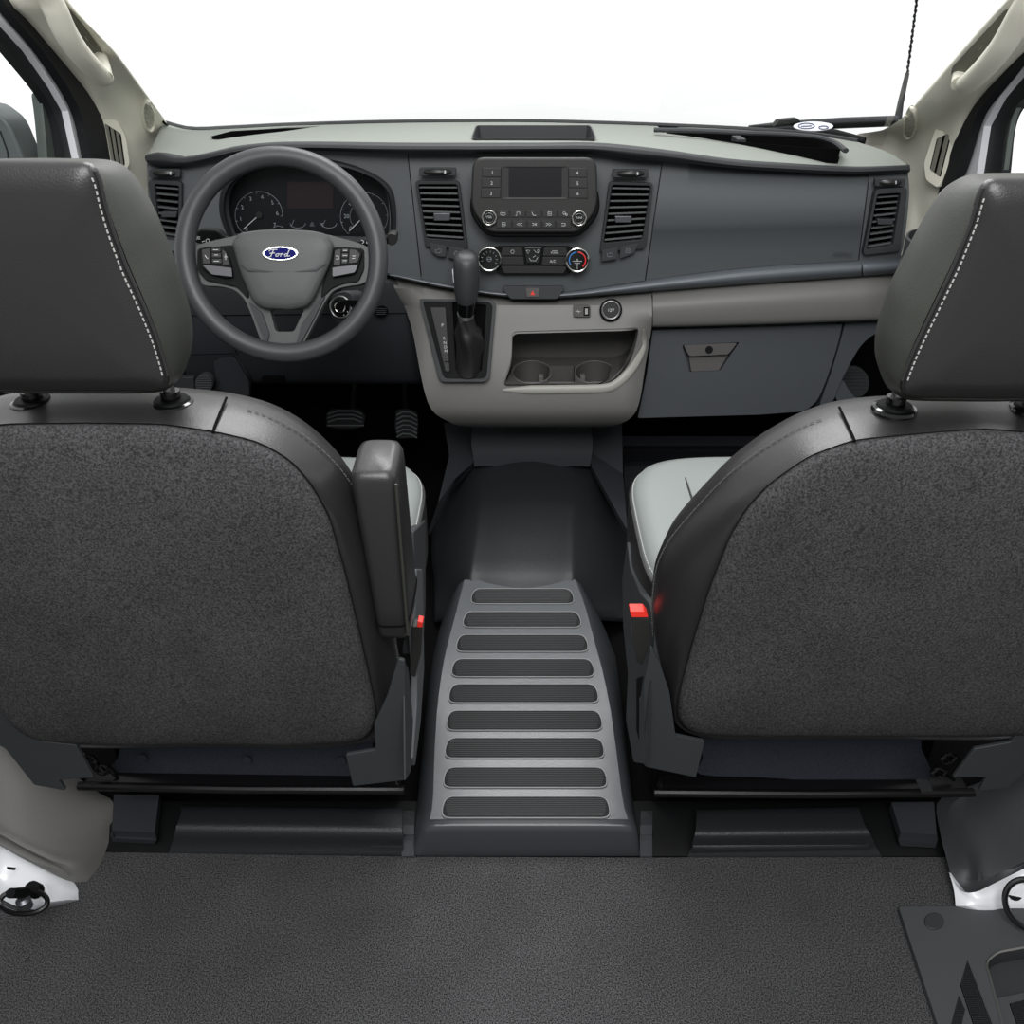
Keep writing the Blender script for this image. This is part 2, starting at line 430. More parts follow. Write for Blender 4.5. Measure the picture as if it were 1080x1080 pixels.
# left section round the instruments
sl1 = lin([(162, 430), (293, 444.5)]); sr1 = lin([(170, 698.5), (296, 680.5)]); pr1 = lin([(183, 917), (274, 905.5)])
cl = patch('instrument_surround', [(155, sl1(162)-.5, TB, 2.17), (156, sl1(200)-.5, 200, 2.158), (160, sl1(240)-.5, 240, 2.145), (168, sl1(293)-.6, lipf(S0, .5), 2.135)], 50, .03, M['dash'], dash, sub=3)
cl_open = c2([(246, 248), (238, 222), (244, 196), (270, 180), (310, 175), (350, 176), (385, 186), (405, 200), (411, 222), (411, 252)], 5)
CP = vplane(330, 215, 2.155, 0)
cutpoly(cl, cl_open, CP, .1, .2)
ctr = patch('centre_panel', [(sl1(162)+.5, sr1(170)-.5, lipf(TB, .5), 2.17), (sl1(185)+.5, sr1(185)-.5, 185, 2.15), (sl1(220)+.5, sr1(220)-.5, 220, 2.14), (sl1(262)+.5, sr1(262)-.5, 262, 2.13), (sl1(293)+.6, sr1(296)-.6, lipf(S0, .3), 2.13)], 56, .03, M['dash'], dash, sub=3)
pas = patch('airbag_panel', [(sr1(170)+.6, pr1(183)-.6, lipf(TB, .5), 2.17), (sr1(196)+.6, pr1(196)-.6, 196, 2.145), (sr1(238)+.6, pr1(232)-.6, lin([(697, 238), (905, 232)]), 2.115), (sr1(245)+.6, pr1(239)-.6, lin([(697, 245), (905, 239)]), 2.128),
                             (sr1(270)+.6, pr1(262)-.6, lin([(690, 270), (905, 262)]), 2.132), (sr1(296)+.6, pr1(274)-.6, lipf(S0, .3), 2.135)], 50, .03, M['dash'], dash, sub=1, angle=60)
rgt = patch('end_panel', [(pr1(183)+.6, 957.5, TB, 2.17), (pr1(205)+.6, 959, 205, 2.15), (pr1(250)+.6, 954.5, 250, 2.14), (pr1(274)+.6, 949, lipf(S0, .3), 2.14)], 16, .03, M['dash'], dash, sub=3)
pla = vplane(880, 269, 2.125)
text('airbag_lettering', 'AIRBAG', 889.5, 267.5, pla, 3.4, M['emboss'], dash, lift=.006, sx=1.25)
# dark core behind the skins so that the seams read black
patch('core', [(165, 950, TB, 2.21), (165, 952, 220, 2.21), (175, 948, lipf(S1, 4), 2.21)], 20, .05, M['void'], dash)
# trim strip
patch('trim_strip', [(176, 411, S0, 2.15), (176, 411, lambda x: (S0(x)+S1(x))/2, 2.125), (176, 411, S1, 2.15)], 24, .03, M['dash_dark'], dash, sub=3)
patch('trim_strip', [(411, 908.5, S0, 2.14), (411, 908.5, lambda x: S0(x)*.7+S1(x)*.3, 2.112), (411, 908.5, lambda x: S0(x)*.25+S1(x)*.75, 2.11), (411, 908.5, S1, 2.14)], 60, .03, M['strip'], dash, sub=3)
patch('trim_strip', [(910, 966, S0, 2.14), (910, 966, lambda x: S0(x)*.7+S1(x)*.3, 2.112), (910, 966, lambda x: S0(x)*.25+S1(x)*.75, 2.11), (910, 966, S1, 2.14)], 10, .03, M['strip'], dash, sub=3)
# lower right panel with its curved highlight
LB = lin([(520, 349), (687, 345.5), (800, 342.5), (937, 337.5), (968, 336.5)])
patch('lower_panel', [(688.5, 968, lipf(S1, .6), 2.15), (688.5, 968, lipf(S1, 5), 2.135), (688.5, 966, lambda x: S1(x)*.55+LB(x)*.45, 2.115), (688.5, 962, lipf(LB, -3), 2.12), (688.5, 961, LB, 2.14)], 40, .03, M['console'], dash, sub=4)
# lower left panels under the wheel
LL = lin([(175, 333), (250, 332), (440, 330)])
patch('knee_trim', [(176, 413, lipf(S1, 1), 2.15), (178, 420, 300, 2.14), (186, 434, LL, 2.15)], 30, .03, M['dash_dark'], dash, sub=3)
patch('knee_panel', [(186, 434, lipf(LL, 1), 2.155), (190, 440, 365, 2.16), (198, 443, 400, 2.19), (206, 444, 405, 2.22)], 30, .03, M['under'], dash, sub=3)
kp = vplane(235, 355, 2.14)
strokes('panel_gap', [[(196, 374.5), (246, 373), (264, 403)], [(237, 333), (240, 350), (250, 374)]], kp, M['void'], dash, .0012, .002)
plate('fuse_latch', rect(276, 398.5, 299, 403.5), vplane(287, 401, 2.17), .02, M['void'], dash)
# side panel right of the glove box with the pocket arch
sp_ = vplane(900, 380, 2.15, 12)
plate('side_panel', c2([(891.5, 341), (925, 338.5), (962, 338), (962, 346), (938, 348), (922, 353), (909, 364), (900, 378), (892, 393), (884, 410), (878, 424), (864, 431), (876, 395), (886, 362), (891.5, 341)][:-1], 3), sp_, .04, M['glovebox'], dash)
plate('side_panel_return', c2([(884, 400), (890, 402), (896, 412), (906, 421), (925, 422), (925, 428), (900, 428), (884, 424), (880, 412)], 3), sp_, .03, M['glovebox'], dash, lift=-.01)

# glove box
gp = vplane(780, 390, 2.14, 14)
gb = thing('glove_box', 'dark grey glove box door facing the passenger seat, with recessed trapezoid latch', 'glove box', pY(780, 437, 2.2))
door = plate('door', rnd([(688.5, 348), (888.5, 341.5), (884, 362), (874, 395), (862, 424), (848, 434), (800, 437.5), (672.5, 441), (676, 425), (682, 395)], [1, 2, 8, 20, 10, 6, 1, 2, 5, 5]), gp, .04, M['glovebox'], gb, bevel=.003)
hp = rnd([(719.5, 364), (780, 361), (772, 372), (760, 391), (727, 392.5)], [2, 2, 3, 3, 3])
cutpoly(door, hp, gp, .05, .028)
plate('latch_recess', rnd([(726, 374), (769, 373), (758, 391), (729, 392)], 2), gp, .01, M['console_dk'], gb, lift=-.012)
hd = plate('handle', rnd([(720.5, 364), (778, 361.5), (768.5, 374), (727, 376)], 2.5), gp, .014, M['console_dk'], gb, lift=.002, bevel=.002)
disc('lock', 748, 369, 4, gp, .004, M['black'], hd, lift=.004)

# ------------------------------------------------------------------ air vents
def vent(label, fr, op, tabpos, wheel, Y, tilt, owner, nsl=9, fthick=.014, yaw=0, wheel_rect=None, buttons=None, lift=.005):
    cx = sum(p[0] for p in op)/4; cy = sum(p[1] for p in op)/4
    pl = vplane(cx, cy, Y, tilt, yaw)
    t = thing('air_vent', label, 'air vent', pl.hit(cx, op[2][1], 0), 'dashboard air vents')
    TLc, TRc, BRc, BLc = op
    ro = rnd(op, 3)
    cutpoly(owner, ro, pl, .1, .2)
    # frame: outer polygon has 4 corners as well
    ofr = []
    n = len(ro)
    if len(fr) == 4: ofr = rnd(fr, 5)
    else:
        c = V((cx, cy)); oo = rnd(fr, 5)
        for x, y in ro:
            d = (V((x, y))-c).normalized(); best = None
            for i in range(len(oo)):
                a = V(oo[i]); b = V(oo[(i+1) % len(oo)]); e = b-a
                den = d.x*e.y-d.y*e.x
                if abs(den) < 1e-9: continue
                w = a-c; tt = (w.x*e.y-w.y*e.x)/den; s = (w.x*d.y-w.y*d.x)/den
                if tt > 0 and -1e-6 <= s <= 1+1e-6 and (best is None or tt > best): best = tt
            ofr.append(tuple(c+d*(best or 1)))
    frame('frame', ofr, ro, pl, fthick, M['lip'] if buttons else M['dash_dark'], t, lift=lift, bevel=.0012)
    # liner
    a = [pl.hit(x, y, 0) for x, y in ro]; b = [p-pl.n*.05 for p in a]
    mb = MB().add(*loft([a, b], cap=False)); mb.f.append(list(range(n, 2*n)))
    mb.build('duct', M['void'], t, recalc=False)
    for i in range(nsl):
        k = (i+.5)/nsl
        l = (TLc[0]+(BLc[0]-TLc[0])*k, TLc[1]+(BLc[1]-TLc[1])*k); r = (TRc[0]+(BRc[0]-TRc[0])*k, TRc[1]+(BRc[1]-TRc[1])*k)
        P = pl.hit(l[0]+.5, l[1], -.004); Q = pl.hit(r[0]-.5, r[1], -.004)
        back = (-pl.n*.02 + pl.u*-.002); up = pl.u*.0021
        v, f = prism([P-up, Q-up, Q+up, P+up], [P-up+back, Q-up+back, Q+up+back, P+up+back])
        obj('slat', v, f, M['ventslat'], t, bevel=.0008)
    mb = MB()
    for i in range(1, 4):
        k = i/4
        x0 = TLc[0]+(TRc[0]-TLc[0])*k; x1 = BLc[0]+(BRc[0]-BLc[0])*k
        y0 = TLc[1]+(TRc[1]-TLc[1])*k; y1 = BLc[1]+(BRc[1]-BLc[1])*k
        P = pl.hit(x0, y0, -.034); Q = pl.hit(x1, y1, -.034); r = pl.r*.0012; bk = -pl.n*.015
        mb.add(*prism([P-r, P+r, Q+r, Q-r], [P-r+bk, P+r+bk, Q+r+bk, Q-r+bk]))
    mb.build('vane_set', M['black'], t)
    x, y, w, h = tabpos
    plate('tab', rnd([(x-w/2, y-h/2), (x+w/2, y-h/2), (x+w/2-.5, y+h/2), (x-w/2+.5, y+h/2)], 1.2), pl, .022, M['gunmetal'], t, lift=.006, bevel=.002)
    if wheel_rect:
        x0, y0, x1, y1 = wheel_rect
        wp = vplane((x0+x1)/2, (y0+y1)/2, Y-.005, tilt, yaw)
        hs = plate('dial_housing', rnd(rect(x0-5, y0-1, x1+5, y1+1), 2), wp, .012, M['dash_dark'], t, lift=.002)
        my = (y0+y1)/2
        v, f = tube([wp.hit(x0+(x1-x0)*q, my+(0 if .0 < q < 1 else 0), .002+.006*math.sin(math.pi*q)) for q in [i/12 for i in range(13)]], [.003+.0035*math.sin(math.pi*i/12)**.5 for i in range(13)], 10)
        dl = obj('dial', v, f, M['radio'], hs)
        v, f = plate_geo(rect(x0+(x1-x0)*.74, my-1.6, x0+(x1-x0)*.8, my+1.6), wp, .002, .013); obj('dial_mark', v, f, M['mark'], dl)
    for bpoly, sym in (buttons or []):
        bp = plate('button', rnd(bpoly, 1.5), pl, .01, M['dash_dark'], t, lift=lift+.003)
        bx = sum(p[0] for p in bpoly)/len(bpoly); by = sum(p[1] for p in bpoly)/len(bpoly)
        if sym: strokes('symbol', sym(bx, by), pl, M['markdim'], bp, .0005, lift+.0035)
    return t
def sym_seat(x, y): return [[(x-3, y-2), (x-2, y+2), (x+2, y+2)], [(x-1, y-1), (x+2, y-2)], [(x+3, y-2), (x+3, y+2)]]
def sym_fan(x, y): return [[(x-2, y), (x+2, y)], [(x, y-2), (x, y+2)], circ(x, y, 2.5, n=8)+[(x+2.5, y)]]
def sym_wind(x, y): return [[(x-3, y+2), (x-2, y-2), (x+2, y-2), (x+3, y+2), (x-3, y+2)], [(x-1, y-1), (x-1, y+1)], [(x+1, y-1), (x+1, y+1)]]
vent('charcoal air vent at the far left end of the dashboard beside the driver door', [(155.5, 190), (191.5, 191.5), (191.5, 258), (168, 263)], [(162.5, 194), (189, 196), (187, 252), (168, 249)],
     (178, 226.5, 17, 6), None, 2.145, 0, cl, 8, wheel_rect=(162, 179.5, 185, 186))
vent('black-framed air vent between the steering wheel and the radio', [(437.5, 190.5), (484.5, 191), (493.5, 262), (490, 278), (475, 278.5), (460, 273.5), (449, 264)], [(441, 194.5), (482, 194.5), (489.5, 254), (449.5, 251.5)],
     (466, 229, 18, 8), None, 2.125, 4, ctr, 9, wheel_rect=(447, 178, 476, 184.5),
     buttons=[([(452.5, 256), (471, 259.5), (470, 271), (462, 270.5), (455, 266)], sym_seat), ([(473.5, 260), (490, 262.5), (489, 275.5), (472.5, 272)], sym_fan)])
vent('black-framed air vent just right of the radio, beside the passenger airbag panel', [(642, 191.5), (689.5, 193), (682, 259), (675, 268), (662, 275), (643, 280), (631, 279.5)], [(645.5, 195), (686.5, 196), (677.5, 252.5), (636.5, 256.5)],
     (657.5, 231.5, 18, 7), None, 2.125, 4, ctr, 9, wheel_rect=(651, 179.5, 679, 186.5),
     buttons=[([(635, 264), (652, 261), (651, 273.5), (634, 276)], sym_seat), ([(654.5, 260.5), (673.5, 256.5), (669, 267), (653.5, 273)], sym_wind)])
vent('pale-framed air vent at the far right end of the dashboard near the cup holder', [(924, 199.5), (957.5, 197.5), (949.5, 265), (910, 269.5)], [(925.5, 205), (950.5, 203.5), (942, 259), (914, 263.5)],
     (934, 234, 17, 6), None, 2.135, 2, rgt, 9, wheel_rect=(928, 189.5, 950, 195.5), lift=.01, fthick=.02)

# ------------------------------------------------------------------ instrument cluster
ic = thing('instrument_cluster', 'black instrument cluster with white-ringed gauges behind the steering wheel', 'gauge cluster', pY(330, 255, 2.2))
ip = vplane(330, 215, 2.20, 0)
plate('face', c2([(238, 262), (232, 225), (240, 190), (270, 174), (310, 169), (350, 170), (388, 180), (412, 196), (420, 222), (418, 262)], 5), ip, .02, M['cluster'], ic, bevel=0)
# hood lip round the opening
def hoodloop(off, Y):
    c = V((328, 232)); out = []
    for x, y in cl_open:
        d = V((x, y))-c; q = c + d*(1+off/d.length); out.append(pY(q.x, q.y, Y))
    return out
v, f = loft([hoodloop(0, 2.2), hoodloop(0.5, 2.13), hoodloop(2.5, 2.115), hoodloop(5, 2.12), hoodloop(7.5, 2.16)], cap=False, close=False)
obj('hood', v, f, M['lip'], ic, recalc=False)
def gauge(cx, cy, r, a0, a1, n, nums, needle, nm='gauge'):
    c = strokes(nm, [[(cx+r*math.cos(math.radians(a)), cy-r*math.sin(math.radians(a))) for a in [a0+(a1-a0)*i/40 for i in range(41)]]] +
            [[(cx+r*math.cos(math.radians(a)), cy-r*math.sin(math.radians(a))), (cx+(r-2.2)*math.cos(math.radians(a)), cy-(r-2.2)*math.sin(math.radians(a)))] for a in [a0+(a1-a0)*i/n for i in range(n+1)]],
            ip, M['markdim'], ic, .0005)
    for s, a, rr in nums: text('numeral', s, cx+rr*math.cos(math.radians(a)), cy-rr*math.sin(math.radians(a)), ip, 4.2, M['markdim'], c)
    a = math.radians(needle)
    strokes('needle', [[(cx, cy), (cx+(r-3)*math.cos(a), cy-(r-3)*math.sin(a))]], ip, M['mark'], c, .001, .004)
    disc('needle_cap', cx, cy, 3.6, ip, .004, M['button'], c, lift=.007)
gauge(273, 227, 25, 228, -2, 7, [(str(i), 228-i*37, 19.5) for i in range(0, 8)], 222)
gauge(384, 228, 25, 228, -30, 8, [('0', 222, 19), ('20', 180, 18.5), ('40', 136, 19)], 225)
strokes('inner_scale', [[(384+15*math.cos(math.radians(a)), 228-15*math.sin(math.radians(a))) for a in range(100, 230, 8)]], ip, M['markdim'], ic, .0004)
plate('display', rect(303, 192, 351.5, 220), ip, .002, M['cscreen'], ic, lift=.002, bevel=0)
for gx in (314, 347):
    strokes('small_gauge', [[(gx+8*math.cos(math.radians(a))*1.0, 235.5-5*math.sin(math.radians(a))) for a in range(180, 361, 12)], [(gx-7, 239), (gx-4, 232)]], ip, M['markdim'], ic, .0006)
for q in ([(327, 236), (331, 236), (329, 234), (329, 237.5), (326.5, 238), (331.5, 238)], [(337, 235), (341, 237), (337.5, 237.5), (341, 235)], [(288, 240), (293, 238), (299, 239.5)]): strokes('warning_symbol', [q], ip, M['markdim'], ic, .0006)

# ------------------------------------------------------------------ radio
rp = vplane(564, 205, 2.075, 8)
ra = thing('radio', 'black car radio with a dark screen, six numbered buttons and two silver-ringed knobs', 'radio', pY(564, 245, 2.11))
plate('rear_shroud', rnd([(498, 200), (631, 200), (634, 224), (618, 244), (608, 250.5), (518, 250.5), (508, 244), (494, 224)], [4, 4, 14, 8, 10, 10, 8, 14]), rp, .06, M['black'], ra, lift=-.015, bevel=.006)
rb = plate('fascia', rnd([(498.5, 165.8), (629.5, 166), (630.5, 220), (613, 243), (606, 245.5), (520, 245.5), (513, 243), (496.5, 220)], [13, 13, 12, 6, 6, 6, 6, 12], 6), rp, .07, M['radio'], ra, bevel=.005, seg=4)
frame('screen_surround', rnd(rect(528.5, 175.5, 599.5, 210), 2), rnd(rect(537, 177, 592, 208), 1), rp, .004, M['button'], ra, lift=.0025, ilift=.001)
plate('screen', rect(536.5, 176.5, 592.5, 208.5), rp, .002, M['screen'], ra, lift=.0012, bevel=0)
for i in range(3):
    y0 = 176.8+i*11
    b = plate('button', rnd([(508.6-i*.5, y0), (528.6-i*.3, y0), (528.4-i*.3, y0+10), (508.2-i*.5, y0+10)], 1), rp, .003, M['button'], ra, lift=.0022)
    text('numeral', str(i+1), 519.3-i*.7, y0+5.2, rp, 3.4, M['mark'], b, lift=.003)
    b = plate('button', rnd([(599.8, y0+.3), (619.2+i*.3, y0+.3), (619.4+i*.4, y0+10.6), (599.6, y0+10.3)], 1), rp, .003, M['button'], ra, lift=.0022)
    text('numeral', str(i+4), 609+i*.2, y0+5.4, rp, 3.4, M['mark'], b, lift=.003)
syms = [
 lambda x, y: [[(x-2.5, y-1.5), (x-2.5, y+1), (x, y+1.8), (x+2.5, y+1), (x+2.5, y-1.5), (x, y-.5), (x-2.5, y-1.5)]],
 lambda x, y: [[(x-1, y+1.8), (x-1, y-1.8), (x+2.2, y-1.8), (x+2.2, y+1)], [(x-2.4, y+1.8), (x-1, y+1.8)]],
 lambda x, y: [[(x-2, y-2), (x-1.4, y+.3), (x+.2, y+1.8), (x+2.2, y+1.8)]],
 lambda x, y: [[(x-1.8, y-1.8), (x+1.8, y-1.8), (x+1.8, y+1.8), (x-1.8, y+1.8), (x-1.8, y-1.8)], [(x-1, y), (x+1, y)]],
 lambda x, y: [circ(x-1, y-.6, 1.3, n=8)+[(x+.3, y-.6)], circ(x+1.3, y+.9, 1, n=8)+[(x+2.3, y+.9)]],
 lambda x, y: [[(x-1.8, y+2), (x-1.8, y-2), (x+1.8, y-2), (x+1.8, y+1), (x, y+2)], [(x-1, y), (x+1, y)]],
 lambda x, y: [[(x+3, y-1.4), (x, y), (x+3, y+1.4)], [(x, y-1.4), (x-3, y), (x, y+1.4)]],
 lambda x, y: [[(x-2, y-1.5), (x, y), (x-2, y+1.5)], [(x+.8, y-1.5), (x+.8, y+1.5)], [(x+2.2, y-1.5), (x+2.2, y+1.5)]],
 lambda x, y: [[(x-3, y-1.4), (x, y), (x-3, y+1.4)], [(x, y-1.4), (x+3, y), (x, y+1.4)]],
 lambda x, y: [[(x-2.2, y-1), (x+1, y-1), (x+2.3, y+.2), (x+1, y+1.5), (x-2, y+1.5)]]]
for row, (y0, y1) in enumerate(((221.6, 229.4), (232.6, 240.6))):
    xs = [523.5, 537.5, 554.5, 571.5, 588, 604] if row == 0 else [522.5, 540, 555.5, 571.5, 586, 603]
    for i in range(5):
        x0, x1 = xs[i]+.4, xs[i+1]-.4
        b = plate('button', rnd(rect(x0, y0, x1, y1), 1), rp, .003, M['button'], ra, lift=.002)
        strokes('symbol', syms[row*5+i]((x0+x1)/2, (y0+y1)/2), rp, M['mark'], b, .0006, .0022)
def ringknob(name, x, y, r, pl, parent, lift, h, ring, face, tr):
    k = disc(name, x, y, r, pl, h, face, parent, lift=lift+h)
    v, f = ringgeo(x, y, r-tr*.2, pl, tr, lift+h); obj('ring', v, f, ring, k); return k
k = ringknob('knob', 515.8, 229.8, 7.4, rp, ra, 0, .012, M['chrome'], M['gloss'], 1.1); text('lettering', 'VOL', 515.8, 228.8, rp, 2.4, M['mark'], k, lift=.013)
v, f = ringgeo(515.8, 229.8, 4.8, rp, .35, .0125); obj('inner_ring', v, f, M['steel'], k)
k = ringknob('knob', 610.8, 230.4, 7.4, rp, ra, 0, .012, M['chrome'], M['gloss'], 1.1); text('lettering', 'TUNE', 610.8, 229.6, rp, 1.9, M['mark'], k, lift=.013)
v, f = ringgeo(610.8, 230.4, 4.8, rp, .35, .0125); obj('inner_ring', v, f, M['steel'], k)

# ------------------------------------------------------------------ climate controls
clp = vplane(563, 274, 2.115, 6)
cc = thing('climate_panel', 'climate control strip under the radio with two chrome-ringed dials', 'climate control', pY(563, 289, 2.13))
plate('panel', rnd([(523, 260), (603, 260), (612, 274), (600, 289.5), (527, 289.5), (516, 274)], 4), clp, .02, M['black'], cc, lift=.001)
def cbtn(poly, sym=None, m='button'):
    b = plate('button', rnd(poly, 1), clp, .004, M[m], cc, lift=.005)
    if sym:
        strokes('symbol', sym, clp, M['mark'], b, .0006, .0052)
cbtn([(530, 261), (551, 261), (552, 269.8), (527.5, 269.8)], [circ(540.5, 265.5, 1.8, n=10)+[(542.3, 265.5)]])
cbtn([(527.5, 270.6), (552.2, 270.6), (553.2, 279.3), (528, 279.3)])
cbtn([(573.5, 261.2), (597, 261.2), (600, 270), (572.5, 270)], [[(581, 267), (583, 264.5), (588, 264.5), (589, 267), (581, 267)], [(584, 266), (587, 266)]])
cbtn([(572.3, 270.8), (600, 270.8), (599, 279.6), (571, 279.6)])
text('lettering', 'A/C', 583, 275.6, clp, 2.8, M['mark'], cc, lift=.0055)
cbtn([(528, 280.6), (599, 280.9), (594, 288.4), (532, 288.4)])
cbtn([(552.7, 261), (571.8, 261), (569.5, 277.8), (555, 277.8)], [[(555, 264), (559, 264), (557, 267.5), (555, 264)], [(563, 263.5), (565, 266), (569, 267)], circ(568, 264.5, 1.3, n=8)+[(569.3, 264.5)],
     [(558, 272), (560, 275), (565, 275), (567.5, 271)], [(562, 271.5), (565, 269.5)]], 'gloss')
k1 = ringknob('dial', 516, 273.4, 12, clp, cc, 0, .02, M['chrome'], M['gloss'], 1.2)
strokes('scale_marks', [[(516+9*math.cos(math.radians(a)), 273.4-9*math.sin(math.radians(a))), (516+7*math.cos(math.radians(a)), 273.4-7*math.sin(math.radians(a)))] for a in range(-30, 220, 28)] + [circ(516, 273.4, 2.4, n=10)+[(518.4, 273.4)], [(514, 273.4), (518, 273.4)]], clp, M['markdim'], k1, .0006, .0205)
k2 = ringknob('dial', 609, 274.5, 12, clp, cc, 0, .02, M['chrome'], M['gloss'], 1.2)
arc = lambda a, b, r: [(609+r*math.cos(math.radians(a+(b-a)*i/14)), 274.5-r*math.sin(math.radians(a+(b-a)*i/14))) for i in range(15)]
strokes('red_scale', [arc(85, -50, 8.6)], clp, M['redp'], k2, .0015, .0205)
strokes('blue_scale', [arc(95, 215, 8.6)], clp, M['bluep'], k2, .0013, .0205)
strokes('marks', [[(604, 275.6), (614, 275.6)], [(606, 277.6), (612, 277.6)], [(609, 273), (608, 275), (610, 275), (609, 273)], [(609, 278), (609, 284)]], clp, M['mark'], k2, .0006, .0205)
# hazard switch
hp_ = vplane(562, 309, 2.105, 12)
hz = thing('hazard_switch', 'dark hazard light switch panel with a small red triangle below the climate dials', 'switch', pY(562, 315, 2.11))
plate('panel', rnd([(530, 301.8), (595, 301.8), (595, 305), (588, 315.6), (538.5, 315.6), (530.5, 306)], 2.5), hp_, .02, M['dash_dark'], hz, bevel=.003)
b = plate('button', rnd([(554, 303.6), (569.8, 303.6), (568.2, 313.4), (555.4, 313.4)], 1), hp_, .004, M['console_dk'], hz, lift=.003)
v, f = plate_geo([(561.7, 306.4), (564.3, 311.2), (559.1, 311.2)], hp_, .001, .0042); obj('triangle', v, f, M['red'], b)

# ================================================================== CENTRE CONSOLE
con = thing('centre_console', 'warm grey centre console below the dashboard with open storage bin and two cup holders', 'console', (.02, 2.15, .3))
YC = lin([(292, 2.15), (305, 2.14), (320, 2.115), (345, 2.09), (400, 2.045), (430, 2.035), (442, 2.05), (450, 2.09)])
xl = lin([(292, 413), (320, 425), (345, 434), (380, 441), (410, 447), (430, 454), (440, 464), (450, 486)])
xr = lin([(292, 687.5), (345, 687.3), (370, 683), (400, 678.5), (425, 674), (438, 668), (446, 657), (451, 640)])
crow = []
crow.append((414, 687.5, lipf(S1, .6), 2.155))
crow.append((416, 687.5, lambda x: max(S1(x)+4, 304), lambda x: 2.135))
for y in (322, 334, 345, 360, 380, 400, 415, 428, 437, 444, 449):
    crow.append((xl(y), xr(y), y + 0.0, (lambda yy: (lambda x: YC(yy) + .10*max(0, (450-x)/40)**2 + .05*max(0, (x-655)/30)**2*min(1, max(0, (yy-335)/30))))(y)))
crow.append((500, 630, 450.5, 2.16))
cb = patch('body', crow, 90, .03, M['console'], con, tdir=(0, 1, .0), sub=2, angle=60)
k3 = vplane(600, 380, 2.075, 20)
hole = rnd([(540.5, 350), (673.5, 346.5), (670, 366), (662, 384), (650, 397.5), (641, 405), (531, 405.5), (540, 378)], [6, 4, 10, 12, 8, 12, 5, 10], 5)
v, f = prism([k3.hit(x, y)+V((0, -.1, 0)) for x, y in hole], [k3.hit(x, y)+V((0, .3, 0)) for x, y in hole]); cut(cb, v, f, True)
# rolled rim of the bin opening and the liner behind it
rim = [pY(x, y, YC(y)-.002) for x, y in hole]
inn = [p+V((0, .03 if p.z > pY(585, 405, 2.05).z+.004 else .008, 0)) for p in rim]
Zf = pY(585, 405, 2.05).z
c = sum(rim, V((0, 0, 0)))/len(rim)
for p, q in zip(rim, inn):
    if p.x > c.x and p.z < Zf+.05: q.x += .024*(1-max(0, p.z-Zf)/.05)
bk = []
for p in rim:
    q = V((p.x*1.09+.034*(1-min(1, max(0, p.z-Zf)/.1)) if p.x > c.x else c.x+(p.x-c.x)*.99, 2.235, p.z)); q.z = p.z if p.z > Zf+.004 else Zf-.09; bk.append(q)
n = len(rim); mb = MB(); mb.add(*loft([[c+(p-c)*1.012+V((0, .006, 0)) for p in rim], rim, inn, [V((p.x, p.y, p.z if p.z > Zf+.004 else Zf-.09)) for p in inn], bk], cap=False)); mb.f.append(list(range(4*n, 5*n)))
mb.build('bin_liner', M['console_dk'], con, recalc=False)
# rolled pale edge on the right and bottom of the bin
edge = [(679, 347.5), (678, 362), (672, 379), (662, 394), (650, 405), (636, 409.5), (600, 410.5), (560, 411), (530, 411.5)]
ev = catmull([pY(x, y, YC(y)-.001+.05*max(0, (x-655)/30)**2*(y > 350)) for x, y in edge], 4)
v, f = tube(ev, [.002+.009*min(1, i/5, (len(ev)-1-i)/4) for i in range(len(ev))], 12, flat=.35, up=(0, -1, .35)); obj('bin_edge', v, f, M['bin_edge'], con)
# tray floor with the cups
tray = []
for (x, y, Y) in ((532, 405, 2.052), (642, 405, 2.052)): tray.append(pY(x, y, Y))
tz = Zf+.002
a = [V((pY(533, 405, 2.053).x, 2.053, tz)), V((pY(640, 405, 2.053).x, 2.053, tz)), V((pY(663, 384, 2.11).x, 2.11, tz)), V((pY(668, 377, 2.232).x, 2.232, tz)), V((pY(543, 377, 2.232).x, 2.232, tz)), V((pY(539, 385, 2.13).x, 2.13, tz))]
v, f = prism(a, [p-V((0, 0, .075)) for p in a]); tr = obj('cup_tray', v, f, M['console_dk'], con)
HZ = hplane(tz)
def cupcut(pts):
    a = [HZ.hit(x, y) for x, y in pts]; v, f = prism([p+V((0, 0, .03)) for p in a], [p-V((0, 0, .065)) for p in a]); cut(tr, v, f)
cupcut(rnd([(578, 386), (606, 386), (606, 404), (578, 404)], 2))
cupcut(circ(561, 393, 20, 11.5)); cupcut(circ(627, 392.5, 20.5, 11.5))
for x in (561, 627):
    v, f = torus(HZ.hit(x, 393), (1, 0, 0), (0, 1, 0), .0462, .0018, 36, 6, Rb=.048); 
    q = [HZ.hit(a, b)+V((0, 0, .0008)) for a, b in circ(x, 392.8, 20.5, 12)]
    v, f = tube(q+[q[0]], .0012, 6, up=(0, 0, 1)); obj('cup_rim', v, f, M['console'], con)
for x in (570.5, 614.5):
    p = HZ.hit(x, 394); v, f = box(p-V((0, 0, .018)), .013, .02, .03); obj('cup_finger', v, f, M['grey_trim'], con, bevel=.002)
# seam lines on the console
mb = MB()
mb.add(*tube([pY(687.8, y, 2.128 if y < 345 else 2.1) for y in range(311, 346, 4)], .0012, 6)); mb.build('panel_gap', M['void'], con)
